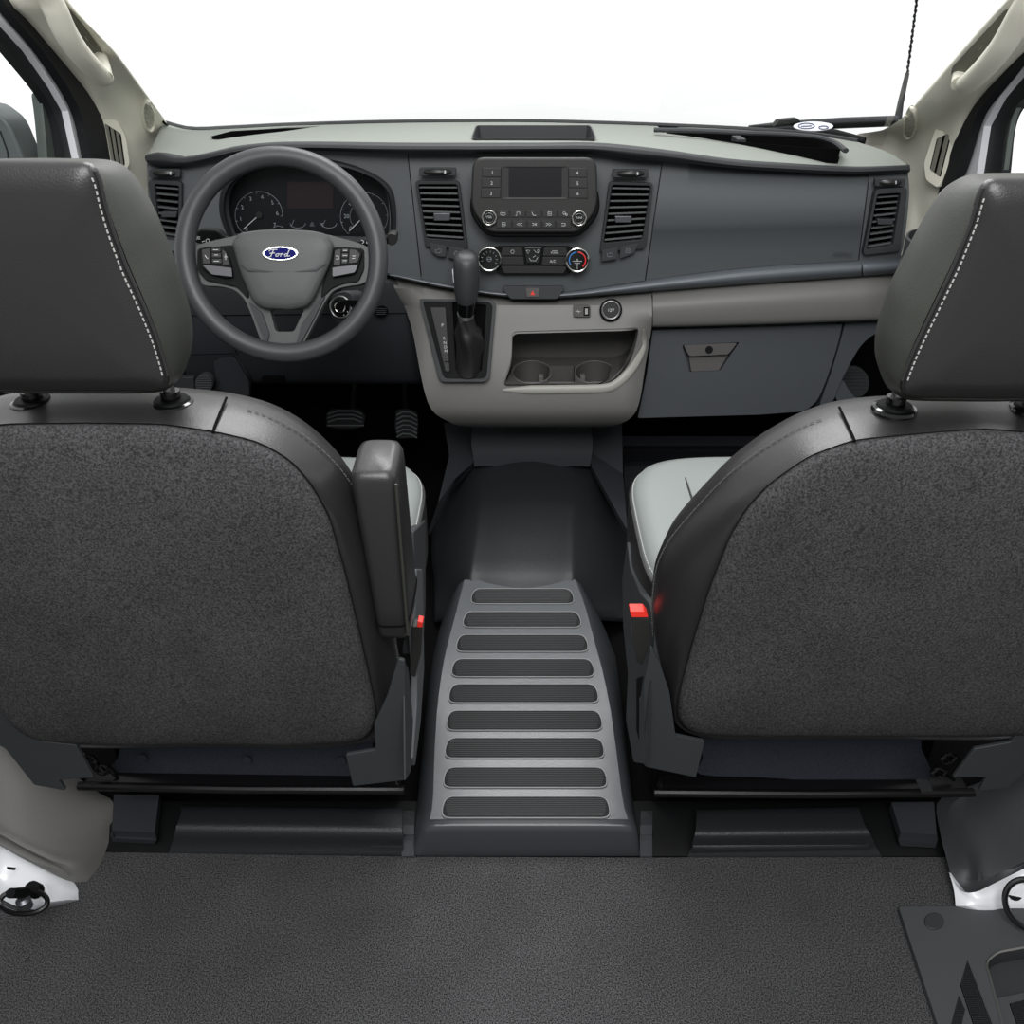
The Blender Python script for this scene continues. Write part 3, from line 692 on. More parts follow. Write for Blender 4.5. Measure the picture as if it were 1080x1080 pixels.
# usb + 12V sockets
skp = vplane(625, 328, 2.098, 14)
us = thing('usb_socket', 'small rectangular aux and USB socket plate on the console next to the round 12V socket', 'socket', skp.hit(614, 334))
plate('plate', rnd(rect(604.8, 321.8, 622.8, 334.4), 2), skp, .02, M['console_dk'], us, lift=.003)
plate('port', rect(615.5, 324, 621.5, 333), skp, .002, M['void'], us, lift=.0036, bevel=0)
plate('connector', rect(617, 325.5, 620, 331.5), skp, .002, M['silver'], us, lift=.0044, bevel=0)
strokes('usb_symbol', [[(607, 328.5), (612.5, 328.5)], [(608.5, 328.5), (610, 327)], [(609.5, 328.5), (611, 330)]], skp, M['mark'], us, .0005, .0035)
ps = thing('power_socket', 'round silver-ringed power socket cap marked 12V on the console', 'socket', skp.hit(644, 338))
ringknob('cap', 644.3, 327.2, 9.3, skp, ps, .0, .012, M['silver'], M['button'], 1.1)
v, f = ringgeo(644.3, 327.2, 11, skp, 1, .003); obj('collar', v, f, M['black'], ps)
text('lettering', '12V', 644.3, 327.2, skp, 3.2, M['mark'], ps, lift=.0127)

# ------------------------------------------------------------------ gear selector
gpz = vplane(490, 360, 2.073, 22)
gs = thing('gear_selector', 'automatic gear lever with pleated black leather boot on the console right of the steering wheel', 'gear lever', gpz.hit(494, 400))
go = rnd([(442, 315), (518, 316), (522.5, 321), (516, 398), (511, 402.5), (467, 402.5), (463, 399)], [3, 2, 3, 5, 4, 4, 3])
gi = rnd([(477.5, 319.5), (513.5, 322), (508.5, 391.5), (481, 391.5)], 2, 8)
gl = plate('plate', go, gpz, .035, M['black'], gs, lift=.014, bevel=.003)
cutpoly(gl, gi, gpz, .1, .018)
frame('plate_rim', rnd([(442, 315), (519, 316), (523, 321), (516.5, 399), (511.5, 403), (466.5, 403), (462.5, 399)], 3), rnd([(446, 318), (516, 319), (519.5, 323), (513, 397), (509, 399.5), (470, 399.5), (467, 396)], 3), gpz, .006, M['bracket'], gs, lift=.0165, bevel=.001)
v, f = plate_geo(gi, gpz, .003, .011); obj('boot_base', v, f, M['void'], gs)
gd = plate('gear_indicator', rnd([(453.3, 324), (470, 324), (474.5, 392), (469.5, 392)], 1.5), gpz, .004, M['button'], gs, lift=.017)
v, f = plate_geo([(468.6, 381), (474, 381), (474.2, 382), (468.8, 382)], gpz, .001, .0175); obj('gap', v, f, M['void'], gs)
for s, x, y in (('P', 466.6, 343), ('R', 468.5, 356.8), ('N', 469.2, 361.5), ('D', 469.8, 366), ('M', 470.3, 370.3)):
    text('letter', s, x, y, gpz, 3.1 if s != 'P' else 3.5, M['mark'], gd, lift=.0176)
def stack(name, rows, m, n=28, wob=None):
    loops = []
    for i, (cx, py, hw, lift, dz) in enumerate(rows):
        c = gpz.hit(cx, py, lift); dep = (c-CAM).dot(V((0, cp, -sp))); r = hw*dep/F
        up = V((0, -.35, .94)); a = V((1, 0, 0)); b = V((0, .94, .35))
        L = []
        for j in range(n):
            t = 2*math.pi*j/n
            rr = r*(1+(wob(i, t) if wob else 0))
            L.append(c+a*rr*math.cos(t)+b*rr*dz*math.sin(t))
        loops.append(L)
    v, f = loft(loops); return obj(name, v, f, m, gs, angle=60)
bt = stack('boot', [(494, 390, 14.5, .0, .9), (494, 384, 14.5, .004, .9), (494.5, 374, 13.5, .014, .9), (495.5, 364, 13.5, .026, .9), (495, 357, 14.5, .034, .8), (494, 351, 14.2, .04, .8),
        (493, 348, 11.5, .044, .9), (492, 343, 9.5, .05, .95), (491, 337, 8.6, .056, 1), (491, 332, 8.2, .06, 1)], M['leather'], 40,
        lambda i, t: .09*math.sin(5*t+i*.9)*min(1, i/3) + .05*math.sin(3*t-i*1.3))
v, f = tube([gpz.hit(x, y, l) for x, y, l in ((494, 391, .012), (494, 380, .026), (493.5, 368, .042), (493.5, 356, .056), (492, 347, .062), (491, 338, .07))], .0013, 6)
obj('boot_stitching', v, f, M['thread_dark'], bt)
cl_ = stack('collar', [(491, 333.5, 8.8, .06, 1), (491, 330, 8.8, .063, 1)], M['silver'])
stack('knob_neck', [(491.5, 330.5, 8.4, .063, 1), (492, 322, 9.6, .072, 1), (492, 316, 11.2, .078, 1)], M['gloss'])
kn = stack('knob', [(492, 320, 9.6, .074, 1), (492, 314, 11.6, .08, 1), (492, 306, 13, .087, 1.0), (492, 296, 13.8, .095, 1.0), (492, 286, 13.9, .103, 1.0), (491.5, 277, 13.6, .11, 1.0), (491.5, 271.5, 12.8, .115, .95), (491, 268.5, 10.8, .118, .9), (491, 267, 6, .119, .8)], M['wheel'])
v, f = tube([gpz.hit(x, y, l) for x, y, l in ((504.5, 279, .112), (505.5, 290, .102), (505, 300, .094), (503, 309, .087), (498, 316.5, .091), (492, 318.5, .093), (485, 315, .090))], .0013, 6)
obj('knob_trim', v, f, M['silver'], kn)
v, f = plate_geo(rnd([(476.5, 284), (479.5, 283), (480, 299), (478, 298)], 1), gpz, .006, .104); obj('side_button', v, f, M['gunmetal'], gs, bevel=.001)

# ================================================================== STEERING WHEEL
WC = ray(297, 268)*1.60 + CAM
t_ = math.radians(21)
WP = Plane(WC, (0.06, -math.cos(t_), math.sin(t_)), (1, .06, 0))
WP.r = (WP.r - WP.n*WP.r.dot(WP.n)).normalized(); WP.u = WP.n.cross(WP.r)
sw = thing('steering_wheel', 'four-spoke dark grey steering wheel with a blue oval Ford badge on its airbag hub', 'steering wheel', WC-V((0, -.03, .2)))
# rim : fit an ellipse so that it is a true tube ring
p1 = WP.hit(196, 268); p2 = WP.hit(400, 268); p3 = WP.hit(297, 165.5); p4 = WP.hit(297, 371)
Rr = ((p2-p1).length+(p3-p4).length)/4+.0006; wc = (p1+p2+p3+p4)/4-WP.u*.0025
v, f = torus(wc, WP.r, WP.u, Rr, .0178, 96, 16); obj('rim', v, f, M['wheel'], sw)
def wplate(name, pts, lift, thick, m, parent=sw, bev=.004, **k): return plate(name, pts, WP, thick, m, parent, bevel=bev, lift=lift, seg=3, **k)
# spokes (open V below)
def dome(name, outline, lift, rise, m, parent, edge=.75, thick=.02):
    a = [WP.hit(x, y, lift-thick) for x, y in outline]; b = [WP.hit(x, y, lift) for x, y in outline]
    cx = sum(p[0] for p in outline)/len(outline); cy = sum(p[1] for p in outline)/len(outline)
    ls = [a, b]
    for s, h in ((.985, .35), (.95, .65), (.85, .88), (.6, 1), (.25, 1.05)):
        ls.append([WP.hit(cx+(x-cx)*s, cy+(y-cy)*s, lift+rise*h) for x, y in outline])
    v, f = loft(ls); return obj(name, v, f, m, parent, angle=60)
spoke = rnd([(200, 262), (214, 256), (246, 249), (258, 246), (340, 246), (352, 249), (378, 256), (392, 262), (392, 292), (383, 300), (366, 302), (352, 306), (343, 318), (333, 338), (322, 360), (315, 367), (281, 367), (274, 358), (266, 335), (258, 316), (248, 306), (232, 302), (214, 302), (203, 292)], [4, 5, 5, 5, 5, 5, 5, 4, 6, 6, 8, 6, 6, 6, 6, 3, 3, 6, 6, 6, 6, 8, 8, 6], 4)
sk = wplate('spokes', spoke, -.006, .022, M['hub'], bev=.006)
cutpoly(sk, rnd([(284, 326), (320, 326), (309, 349.5), (290, 349.5)], 3), WP, .1, .1)
# dark recesses flanking the hub under the pods
for pts in ([(208, 262), (246, 258), (262, 300), (262, 316), (250, 303), (232, 299), (217, 296), (208, 285)], [(352, 260), (384, 262), (384, 284), (378, 297), (362, 299), (350, 304), (338, 316), (340, 300)]):
    wplate('spoke_inlay', rnd(pts, 4), -.001, .01, M['black'], bev=.003)
for pts in ([(262, 318), (276, 330), (284, 352), (281, 364), (276, 352)], [(343, 312), (336, 316), (318, 342), (312, 364), (317, 362), (330, 338)]):
    wplate('spoke_trim', rnd(pts, 2), .0, .012, M['dash_dark'], bev=.002)
hubo = rnd([(244.5, 256), (252, 246), (270, 243), (297, 241.5), (331, 243.5), (345, 247), (352, 258), (349.5, 276), (333, 312), (325, 323.5), (306, 327.5), (277, 325.5), (267, 319), (253, 287)], [4, 5, 6, 10, 6, 5, 4, 8, 8, 6, 6, 6, 8, 8], 4)
hub = dome('airbag_cover', hubo, .008, .016, M['hub'], sw)
# recessed crease across the hub
v, f = tube([WP.hit(x, y, .0225) for x, y in ((254, 279), (262, 285), (280, 286.5), (297, 287), (318, 286.5), (333, 285), (344, 278))], [.001, .003, .0038, .004, .0038, .003, .001], 8, flat=.6, up=WP.n); obj('crease', v, f, M['dash_dark'], hub)
text('lettering', 'AIRBAG', 296.5, 311, WP, 4.2, M['emboss'], hub, lift=.0232, sx=1.2)
strokes('horn_symbol', [[(256.5, 264.5), (259, 267), (263.5, 268.5)], [(257, 270.5), (260, 269), (263, 266)], [(327, 268), (334, 268), (334, 271)]], WP, M['emboss'], hub, .0006, .0205)
# badge
bc = (295.3, 267.3)
bd = plate('badge', circ(*bc, 19.4, 7.9, 40), WP, .01, M['chrome'], hub, lift=.027, bevel=.0015)
plate('badge_field', circ(*bc, 16.8, 6.2, 40), WP, .002, M['blue'], bd, lift=.0278, bevel=0)
L_ = [[(283.5, 271), (285.5, 270.8), (287, 267), (288.5, 263.6)], [(283.6, 265.2), (285, 263.6), (288, 263.4), (292.5, 263.2)], [(284.5, 267.3), (290, 266.8)],
      [(292.5, 267.6), (290.8, 268.6), (291, 270.4), (293, 270.2), (294, 268.6), (292.5, 267.6), (295.5, 268)], [(296, 267.5), (296.6, 268.2), (295.6, 270.6)], [(296.3, 268.8), (297.6, 267.6), (299, 267.8)],
      [(303.5, 268), (301.5, 267.7), (299.9, 269), (300.6, 270.5), (302.6, 270), (304.8, 264.2), (306, 263.2)], [(303.2, 269), (303.6, 270.5), (306, 269.8)]]
strokes('badge_lettering', L_, WP, M['mark'], bd, .0009, .0284, 6)
# button pods
def pod(pts, bar, cx, sym):
    p = wplate('button_pod', rnd(pts, 4), .006, .014, M['black'], bev=.002)
    b = plate('silver_bar', rnd(bar, 1.5), WP, .006, M['barsilver'], p, lift=.0105, bevel=.0015)
    return p
pl_ = pod([(210, 264.5), (216, 259.5), (235, 261), (242, 272), (246, 291), (240, 294), (222, 290), (211, 282)], [(213, 279), (244, 282.5), (245, 292), (223, 289.5)], 228, 0)
pr_ = pod([(355, 263), (362, 260), (377, 261.5), (382.5, 267), (376, 287), (371, 290), (351, 293), (350.5, 282)], [(350.5, 282), (378, 279), (374, 287.5), (350.5, 292)], 368, 0)
for par, bs in ((pl_, [((212.5, 263), (221, 262), (222, 278.5), (214, 278)), ((223, 261.5), (232.5, 262), (232.5, 265.8), (223, 265.6)), ((223, 266.6), (232.8, 266.8), (233.2, 271.8), (223.3, 271.6)), ((223.4, 272.6), (233.5, 272.8), (234, 277.8), (223.6, 277.6)), ((234, 262.8), (238.5, 266), (242, 279.8), (235, 279.3))]),
                (pr_, [((353, 264), (359.5, 262.2), (359, 279.3), (351.5, 280)), ((360.6, 262.2), (367.5, 262.4), (367.3, 266), (360.5, 266)), ((360.4, 267), (367.3, 267), (367, 271.8), (360.2, 271.8)), ((360.2, 272.8), (366.8, 272.8), (366.5, 278), (360, 278)), ((368.6, 262.6), (376, 263.6), (380, 268), (377, 277), (367.6, 277.8))])):
    for q in bs:
        b = plate('button', rnd(list(q), 1), WP, .004, M['button'], par, lift=.009, bevel=.0008)
strokes('symbols', [[(216, 269), (218, 272), (219.5, 273)], [(225, 263.5), (230, 263.5)], [(226, 269), (230, 269)], [(225.5, 275.5), (231, 275.5)], [(238, 268), (238, 274)], [(236.3, 271), (240, 271)]], WP, M['mark'], pl_, .0006, .0095)
strokes('symbols', [[(354, 270), (357, 270), (357.5, 273), (354.5, 273.5)], [(362, 264.3), (366, 264.3)], [(361.6, 269.5), (366, 269.5)], [(361.5, 275), (365.5, 275)], [(371.5, 270), (375, 270)], [(371.3, 272.5), (374.5, 272.5)]], WP, M['mark'], pr_, .0006, .0095)
v, f = tube([WC-WP.n*.02+V((0, 0, -.02)), WC-WP.n*.5+V((0, 0, -.02))], .032, 24); obj('column', v, f, M['black'], sw)

# stalks
stp = vplane(222, 252, 1.78)
st = thing('indicator_stalk', 'black indicator stalk with light symbols poking out left of the steering wheel hub', 'control stalk', pY(225, 260, 1.78))
v, f = plate_geo(rnd([(204, 246), (212, 242), (229, 243), (238, 252), (232, 259), (206, 257)], 3), stp, .025, 0); h = obj('stalk', v, f, M['black'], st, bevel=.004)
strokes('symbols', [[(207, 252), (211, 252)], [(207.5, 250), (211, 250)], circ(219, 254, 2, n=8)+[(221, 254)], [(225, 254.5), (229, 253)], [(213, 255), (216, 254)]], stp, M['mark'], h, .0007, .0006)
v, f = tube([pY(238, 254, 1.79), pY(262, 262, 1.74)], .01, 10); obj('stem', v, f, M['black'], st)
st = thing('wiper_stalk', 'short black wiper stalk ending right of the steering wheel rim', 'control stalk', pY(400, 260, 1.8))
v, f = plate_geo(rnd([(408, 247), (413, 245.5), (418.5, 247), (418, 257), (413, 259.5), (409, 258)], 2), vplane(413, 252, 1.84), .03, 0); obj('tip', v, f, M['radio'], st, bevel=.003)
v, f = tube([pY(411, 252, 1.86), pY(384, 256, 1.83), pY(360, 262, 1.76)], [.009, .012, .012], 10); h = obj('stem', v, f, M['black'], st)
strokes('symbols', [[(381, 253), (384, 255), (382, 257)], circ(388, 255.5, 1.6, n=8)+[(389.6, 255.5)]], vplane(384, 255, 1.8), M['mark'], h, .0008, .001)
# ignition
ign = thing('ignition_switch', 'chrome-ringed ignition lock with a black key in it behind the lower right spoke', 'ignition lock', pY(358, 340, 1.95))
igp = vplane(358, 322, 1.92, 15, -8)
plate('housing', rnd([(347, 316), (352, 309), (364, 306), (372, 310), (373, 326), (368, 337), (358, 343), (348, 334)], 4), igp, .09, M['dash_dark'], ign, bevel=.004, lift=-.008)
v, f = ringgeo(359, 324, 11, igp, 1.1, .0); obj('ring', v, f, M['silver'], ign)
disc('barrel', 359, 324, 8.5, igp, .02, M['black'], ign, lift=.004)
v, f = ringgeo(358.5, 324, 5.5, igp, .8, .006); obj('inner_ring', v, f, M['chrome'], ign)
plate('key', rnd([(358, 316), (380, 316), (381, 322), (376, 324.5), (360, 321.5)], 1.5), igp, .008, M['black'], ign, lift=.035, bevel=.002)
strokes('symbols', [[(366, 328), (367, 330)], [(362, 332), (363, 333)], [(370, 325), (371, 326)]], igp, M['mark'], ign, .0009, .007)
# kick panel air outlet on the console side
gv = vplane(402, 329, 2.15)
plate('outlet', circ(402, 329, 7, 5.5), gv, .01, M['void'], con, lift=.012)
strokes('outlet_ribs', [[(396+.3*i, 325.5+i*2), (408-.3*i, 325.5+i*2)] for i in range(4)], gv, M['dash_dark'], con, .001, .013)

# ------------------------------------------------------------------ pedals
def pedal(name, label, outline, Y, tilt, ribs, arm):
    cx = sum(p[0] for p in outline)/len(outline); cy = sum(p[1] for p in outline)/len(outline)
    pp = vplane(cx, cy, Y, tilt)
    t = thing(name, label, 'pedal', pp.hit(cx, max(p[1] for p in outline)))
    pd = plate('pad', rnd(outline, 3), pp, .015, M['black'], t, bevel=.003)
    strokes('ribs', ribs, pp, M['pedal'], pd, .0028, .002, 6)
    v, f = tube([pp.hit(*arm[0], -.01), pp.hit(*arm[1], -.1)], .008, 8); obj('arm', v, f, M['black'], t)
pedal('brake_pedal', 'wide black ribbed brake pedal in the dark footwell under the dashboard', [(343, 437), (349, 431), (379, 431), (385.5, 437), (384, 450), (374, 452.5), (354, 452.5), (344, 450)], 2.3, 35,
      [[(346, 437+i*4.2), (356, 433.5+i*4.2), (373, 433.5+i*4.2), (382, 437+i*4.2)] for i in range(3)] + [[(345, 449), (384, 449)]], ((372, 433), (374, 400)))
pedal('accelerator_pedal', 'narrow black ribbed accelerator pedal nearest the centre console', [(417, 432), (428, 430), (440, 434), (442, 445), (440, 462), (419, 463), (415.5, 450)], 2.3, 35,
      [[(418.5, 438+i*4.6), (425, 434.5+i*4.6), (433, 435+i*4.6), (440, 439+i*4.6)] for i in range(6)], ((428, 432), (426, 405)))

# ================================================================== SEATS
def star(poly, c, N=120, smooth=3):
    """resample a polygon at equal angles round c"""
    out = []; P = [V(p) for p in poly]; c = V(c)
    for i in range(N):
        a = 2*math.pi*i/N; d = V((math.cos(a), math.sin(a))); best = 0
        for j in range(len(P)):
            p = P[j]; e = P[(j+1) % len(P)]-p; den = d.x*e.y-d.y*e.x
            if abs(den) < 1e-12: continue
            w = p-c; t = (w.x*e.y-w.y*e.x)/den; s = (w.x*d.y-w.y*d.x)/den
            if t > 0 and -1e-6 <= s <= 1+1e-6: best = max(best, t)
        out.append(best)
    for _ in range(smooth): out = [(out[i-1]+2*out[i]+out[(i+1) % N])/4 for i in range(N)]
    return [c+V((math.cos(2*math.pi*i/N), math.sin(2*math.pi*i/N)))*out[i] for i in range(N)]
def half2full(pl, pts, lift, xc, side):
    """pixel outline of one half (top centre to bottom centre) -> mirrored outline in plane coordinates round xc"""
    h = []
    for px, py in pts:
        a, b, _ = pl.loc(pl.hit(px, py, lift)); h.append(((a-xc)*side, b))
    h[0] = (0, h[0][1]); h[-1] = (0, h[-1][1])
    return h + [(-a, b) for a, b in h[::-1][1:-1]]
def stitches(name, pts, m, parent, step=.009, r=.0011, ln=.0055):
    """row of short raised threads along a path"""
    mb = MB(); acc = 0
    L = [0]
    for i in range(1, len(pts)): L.append(L[-1]+(pts[i]-pts[i-1]).length)
    def at(s):
        for i in range(1, len(pts)):
            if s <= L[i]:
                k = (s-L[i-1])/max(1e-9, L[i]-L[i-1]); return pts[i-1].lerp(pts[i], k)
        return pts[-1]
    s = 0
    while s+ln < L[-1]:
        mb.add(*tube([at(s), at(s+ln)], r, 5)); s += step
    return mb.build(name, m, parent)
SN = V((0, -.546, -.081)).normalized()
def seat(name, label, side, xc, fab_px, sil_px, head_seam, head_sil, bez_y, head_bot, seam_px):
    pl = Plane((0, .94, .382), SN, (1, 0, 0))
    t = thing(name, label, 'seat', (xc, 1.2, 0), None)
    fab = half2full(pl, fab_px, 0, xc, side); sil = half2full(pl, sil_px, -.07, xc, side)
    c = (0, .26)
    A = star(fab, c, 160, 1); B = star(sil, c, 160, 3)
    def L(loop, s, d, k=1.0): return [pl.at(xc+side*(c[0]+(p[0]-c[0])*s), c[1]+(p[1]-c[1])*s*k, -d) for p in loop]
    mix = lambda f: [a.lerp(b, f) for a, b in zip(A, B)]
    v, f = loft([L(A, .9, .012), L(A, .985, .004), L(A, 1.0, .001), L(mix(.25), 1, .004), L(mix(.6), 1, .018), L(mix(.88), 1, .04), L(B, .995, .068), L(B, .955, .1), L(B, .87, .128), L(B, .76, .145), L(B, .4, .14)])
    br = obj('backrest', v, f, M['leather'], t, angle=70)
    # fabric panel : slightly padded
    v, f = loft([L(A, .985, .006), L(A, .992, -.002), L(A, .97, -.009), L(A, .92, -.014), L(A, .8, -.02), L(A, .55, -.026), L(A, .2, -.028)])
    obj('rear_panel', v, f, M['fabric'], t, angle=70)
    # piping and stitch line at the bolster edge
    up = [i for i in range(160) if -0.1 < math.sin(2*math.pi*i/160+.12) and not (74 < i < 150)]
    bl = L(mix(.96), 1.003, .055)
    idx = [i % 160 for i in range(-14, 96)]
    stitches('bolster_stitching', [bl[i] for i in idx if i < 27 or i > 140], M['thread_dark'], br, .008, .0007)
    stitches('bolster_stitching', [bl[i] for i in idx if 53 < i < 95], M['thread_dark'], br, .008, .0007)
    # cross seam on the shoulder
    for sgn in (1, -1):
        q = []
        for k, fr in enumerate((0, .15, .3, .45, .6, .75, .9, 1)):
            a, b, _ = pl.loc(pl.hit(*seam_px[0], -.001)); e, g, _ = pl.loc(pl.hit(*seam_px[1], -.068))
            a = (a-xc)*side; e = (e-xc)*side
            dd = .068*fr**1.6
            q.append(pl.at(xc+side*sgn*(a+(e-a)*fr), b+(g-b)*fr+.0015, -dd+.0035))
        v, f = tube(q, .0016, 6); obj('shoulder_seam', v, f, M['void'], br)
    # head rest
    hpz = Plane((0, .855, .95), (0, -1, -.06), (1, 0, 0))
    hs = half2full(hpz, head_seam, 0, xc, side); hsil = half2full(hpz, head_sil, -.05, xc, side)
    hc = (0, .1); HA = star(hs, hc, 140, 2); HB = star(hsil, hc, 140, 4)
    def H(loop, s, d): return [hpz.at(xc+side*(hc[0]+(p[0]-hc[0])*s), hc[1]+(p[1]-hc[1])*s, -d) for p in loop]
    mx = lambda f: [a.lerp(b, f) for a, b in zip(HA, HB)]
    v, f = loft([H(mx(.0), .97, .012), H(mx(.0), 1, .006), H(mx(.15), 1, .004), H(mx(.5), 1.005, .018), H(mx(.85), 1.005, .036), H(HB, 1, .055), H(HB, .97, .08), H(HB, .9, .098), H(HB, .6, .105)])
    hr = obj('headrest', v, f, M['leather_side'], t, angle=70)
    v, f = loft([H(HA, 1.0, .008), H(HA, .998, .0), H(HA, .97, -.004), H(HA, .8, -.009), H(HA, .4, -.012)])
    obj('headrest_rear_cover', v, f, M['leather'], hr, angle=70)
    sl = H(HA, .975, -.0042); pip = H(mx(.02), 1.004, .001)
    ks = [i for i in range(140) if -.92 < math.sin(2*math.pi*i/140) < .98]
    right = [i % 140 for i in range(-34, 34)]; left = [i for i in range(37, 106)]
    for seg in (right, left):
        sg = [i for i in seg if math.sin(2*math.pi*i/140) > -.93 and abs(hc[1]+HA[i][1]-hc[1]) > -1 and abs(HA[i][0]) > .055 and HA[i][1] > min(q[1] for q in HA)+.014 and HA[i][1] < max(q[1] for q in HA)-.006]
        if len(sg) > 4:
            stitches('stitching', [sl[i] for i in sg], M['thread'], hr, .0058, .0008, .0034)
            v, f = tube([pip[i] for i in sg], .0022, 8); obj('piping', v, f, M['leather'], hr)
    # posts and bezels
    for sx in (-.0775, .0775):
        top = pl.at(xc+sx, 0, -.06); p = pY(CX+(xc+sx)*930/.93, bez_y, .915)
        p = V((xc+sx, p.y, p.z))
        mb = MB(); mb.add(*tube([p+V((0, 0, -.03)), p+V((0, 0, .004)), p+V((0, 0, .009))], [.022, .022, .018], 24))
        bz = mb.build('post_bezel', M['black'], t, angle=50)
        v, f = torus(p+V((0, 0, .002)), (1, 0, 0), (0, 1, 0), .0205, .0045, 28, 8); obj('bezel_ring', v, f, M['gloss'], bz)
        v, f = tube([p+V((0, 0, .0)), p+V((0, -.002, .05))], .0065, 12); obj('post', v, f, M['steel'], t)
        v, f = tube([p+V((0, 0, .002)), p+V((0, 0, .018))], .011, 14); obj('post_button', v, f, M['gloss'], bz)
    return t, pl
LF = [(83, 446), (170, 447), (226, 455), (273, 466), (307, 485), (330, 512), (349, 546), (366, 606), (383, 678), (397, 742), (399.5, 758), (396, 770), (385, 781), (298, 785), (200, 784)]
LSIL = [(83, 413), (180, 413), (240, 419), (288, 431), (325, 452), (358, 482), (381, 515), (398, 565), (410, 620), (420, 680), (427, 720), (422, 742), (406, 762), (385, 770), (200, 768)]
HSL = [(-3, 171), (95, 172.5), (103, 179), (106, 205), (118, 245), (132, 283), (152, 327), (166, 362), (175, 392), (179, 408), (172, 412), (80, 412)]
HSI = [(2, 170), (105, 171.5), (122, 177), (137, 195), (157, 232), (178, 285), (194, 335), (198.5, 362), (196, 388), (188, 404), (178, 411), (80, 411)]
dseat, PLs = seat('driver_seat', 'left front seat behind the steering wheel, dark felt back and folded-up armrest', 1, -.475, LF, LSIL, HSL, HSI, 428, 412, [(226, 455), (240, 419)])
RF = [(1040, 452), (981, 456), (900, 464), (853, 481), (810, 511), (785, 538), (768, 567), (746, 623), (729, 678), (713, 738), (712, 755), (716, 765), (727, 773), (800, 775), (893, 775)]
RSIL = [(1040, 421), (930, 423), (880, 429), (840, 443), (800, 466), (765, 493), (730, 530), (702, 562), (689, 590), (685, 635), (689, 685), (699, 725), (709, 750), (722, 762), (893, 760)]
HSR = [(1125, 189), (1040, 190), (1036, 198), (1028, 230), (1008, 280), (985, 328), (965, 370), (953, 400), (948, 415), (956, 419), (1040, 420)]
HSRI = [(1125, 186.5), (1050, 187), (1025, 190), (1003, 208), (972, 262), (945, 315), (930, 357), (927.5, 385), (933, 405), (944, 419), (1040, 420)]
pseat, _ = seat('passenger_seat', 'right front seat facing the glove box, dark felt back and pale grey cushion', -1, .49, RF, RSIL, HSR, HSRI, 434, 418, [(900, 464), (884, 429)])

def superell(cx, cy, a, b, e, N=72):
    out = []
    for i in range(N):
        t = 2*math.pi*i/N; c = math.cos(t); s = math.sin(t)
        out.append((cx+a*math.copysign(abs(c)**(2/e), c), cy+b*math.copysign(abs(s)**(2/e), s)))
    return out
def cushion(t, xc, side):
    yc, b, a = 1.265, .24, .295
    def lp(s, z, e=4.5): return [V((x, y, z)) for x, y in superell(xc, yc, a*s, b*s if s > .8 else b*s, e)]
    v, f = loft([lp(.94, .40), lp(.995, .42), lp(1.0, .46), lp(1.0, .505), lp(.99, .525)]); obj('cushion_side', v, f, M['leather'], t, angle=60)
    v, f = loft([lp(.988, .52), lp(.985, .538), lp(.955, .553), lp(.88, .56), lp(.6, .552), lp(.3, .548)]); cu = obj('cushion', v, f, M['leather_grey'], t, angle=60)
    e = lp(.993, .53); e.append(e[0]); v, f = tube(e, .0025, 6); obj('piping', v, f, M['leather'], cu)
    stitches('stitching', lp(.982, .5405)[:]+[lp(.982, .5405)[0]], M['thread'], cu, .0075, .0009, .005)
    for s in (-1, 1):
        v, f = tube([V((xc+s*.19, 1.03+i*.04, .5585-.0005*i+(-.012 if i > 10 else 0))) for i in range(12)], .002, 6); obj('cushion_seam', v, f, M['leather'], cu)
cushion(dseat, -.475, 1); cushion(pseat, .475, -1)
def frontpad(t, xc):
    # pale seating face of the backrest, seen when stepping sideways
    pl = Plane((0, .94, .382), SN, (1, 0, 0))
    o = superell(0, .21, .2, .19, 4)
    v, f = loft([[pl.at(xc+x, y, -.12) for x, y in o], [pl.at(xc+x, y, -.165) for x, y in o], [pl.at(xc+x*.9, .21+(y-.21)*.9, -.175) for x, y in o]])
    obj('seat_face', v, f, M['leather_grey'], t, angle=60)
frontpad(dseat, -.475); frontpad(pseat, .49)

# armrest folded up against the driver seat
def arm_loop(z, dx=0, grow=0):
    k = (z-.59)/.28
    x0 = -.2085+.0+(1-k)*.012; x1 = -.150-(1-k)*.004
    y0 = .900+(1-k)*.012; y1 = .985+.05*(1-k)*1.0
    cx, cy = (x0+x1)/2, (y0+y1)/2
    return cx, cy, (x1-x0)/2, (y1-y0)/2
az = lambda z, y: .576+(z-.59)*.895+max(0, z-.78)*(y-.94)*1.2
loops = []
for z, s in ((.588, .8), (.592, .95), (.60, 1), (.65, 1), (.72, 1), (.79, 1), (.845, 1), (.862, .97), (.871, .85), (.875, .6)):
    cx, cy, a, b = arm_loop(min(z, .875)); loops.append([V((x, y, az(z, y))) for x, y in superell(cx, cy, a*s, b*(s if z < .85 else (1-(1-s)*.5)), 5, 40)])
v, f = loft(loops); ar = obj('armrest', v, f, M['leather'], dseat, angle=60)
e = []
for z in [.60+.02*i for i in range(14)]:
    cx, cy, a, b = arm_loop(min(z, .87)); e.append(V((cx+a*.93, cy-b*.985, az(z, cy-b))))
v, f = tube(e, .0018, 6); obj('armrest_piping', v, f, M['leather_side'], ar)
e = []
cx, cy, a, b = arm_loop(.615)
e = [V((x, y, .600)) for x, y in superell(cx, cy, a*1.01, b*1.01, 5, 40)]; e.append(e[0])
v, f = tube(e, .0014, 6); obj('armrest_seam', v, f, M['void'], ar)
for (x, y, z) in ((-.185, .96, .66),):
    v, f = tube([V((-.16, .985, .645)), V((-.215, .985, .645))], .02, 16); obj('armrest_pivot', v, f, M['black'], dseat)

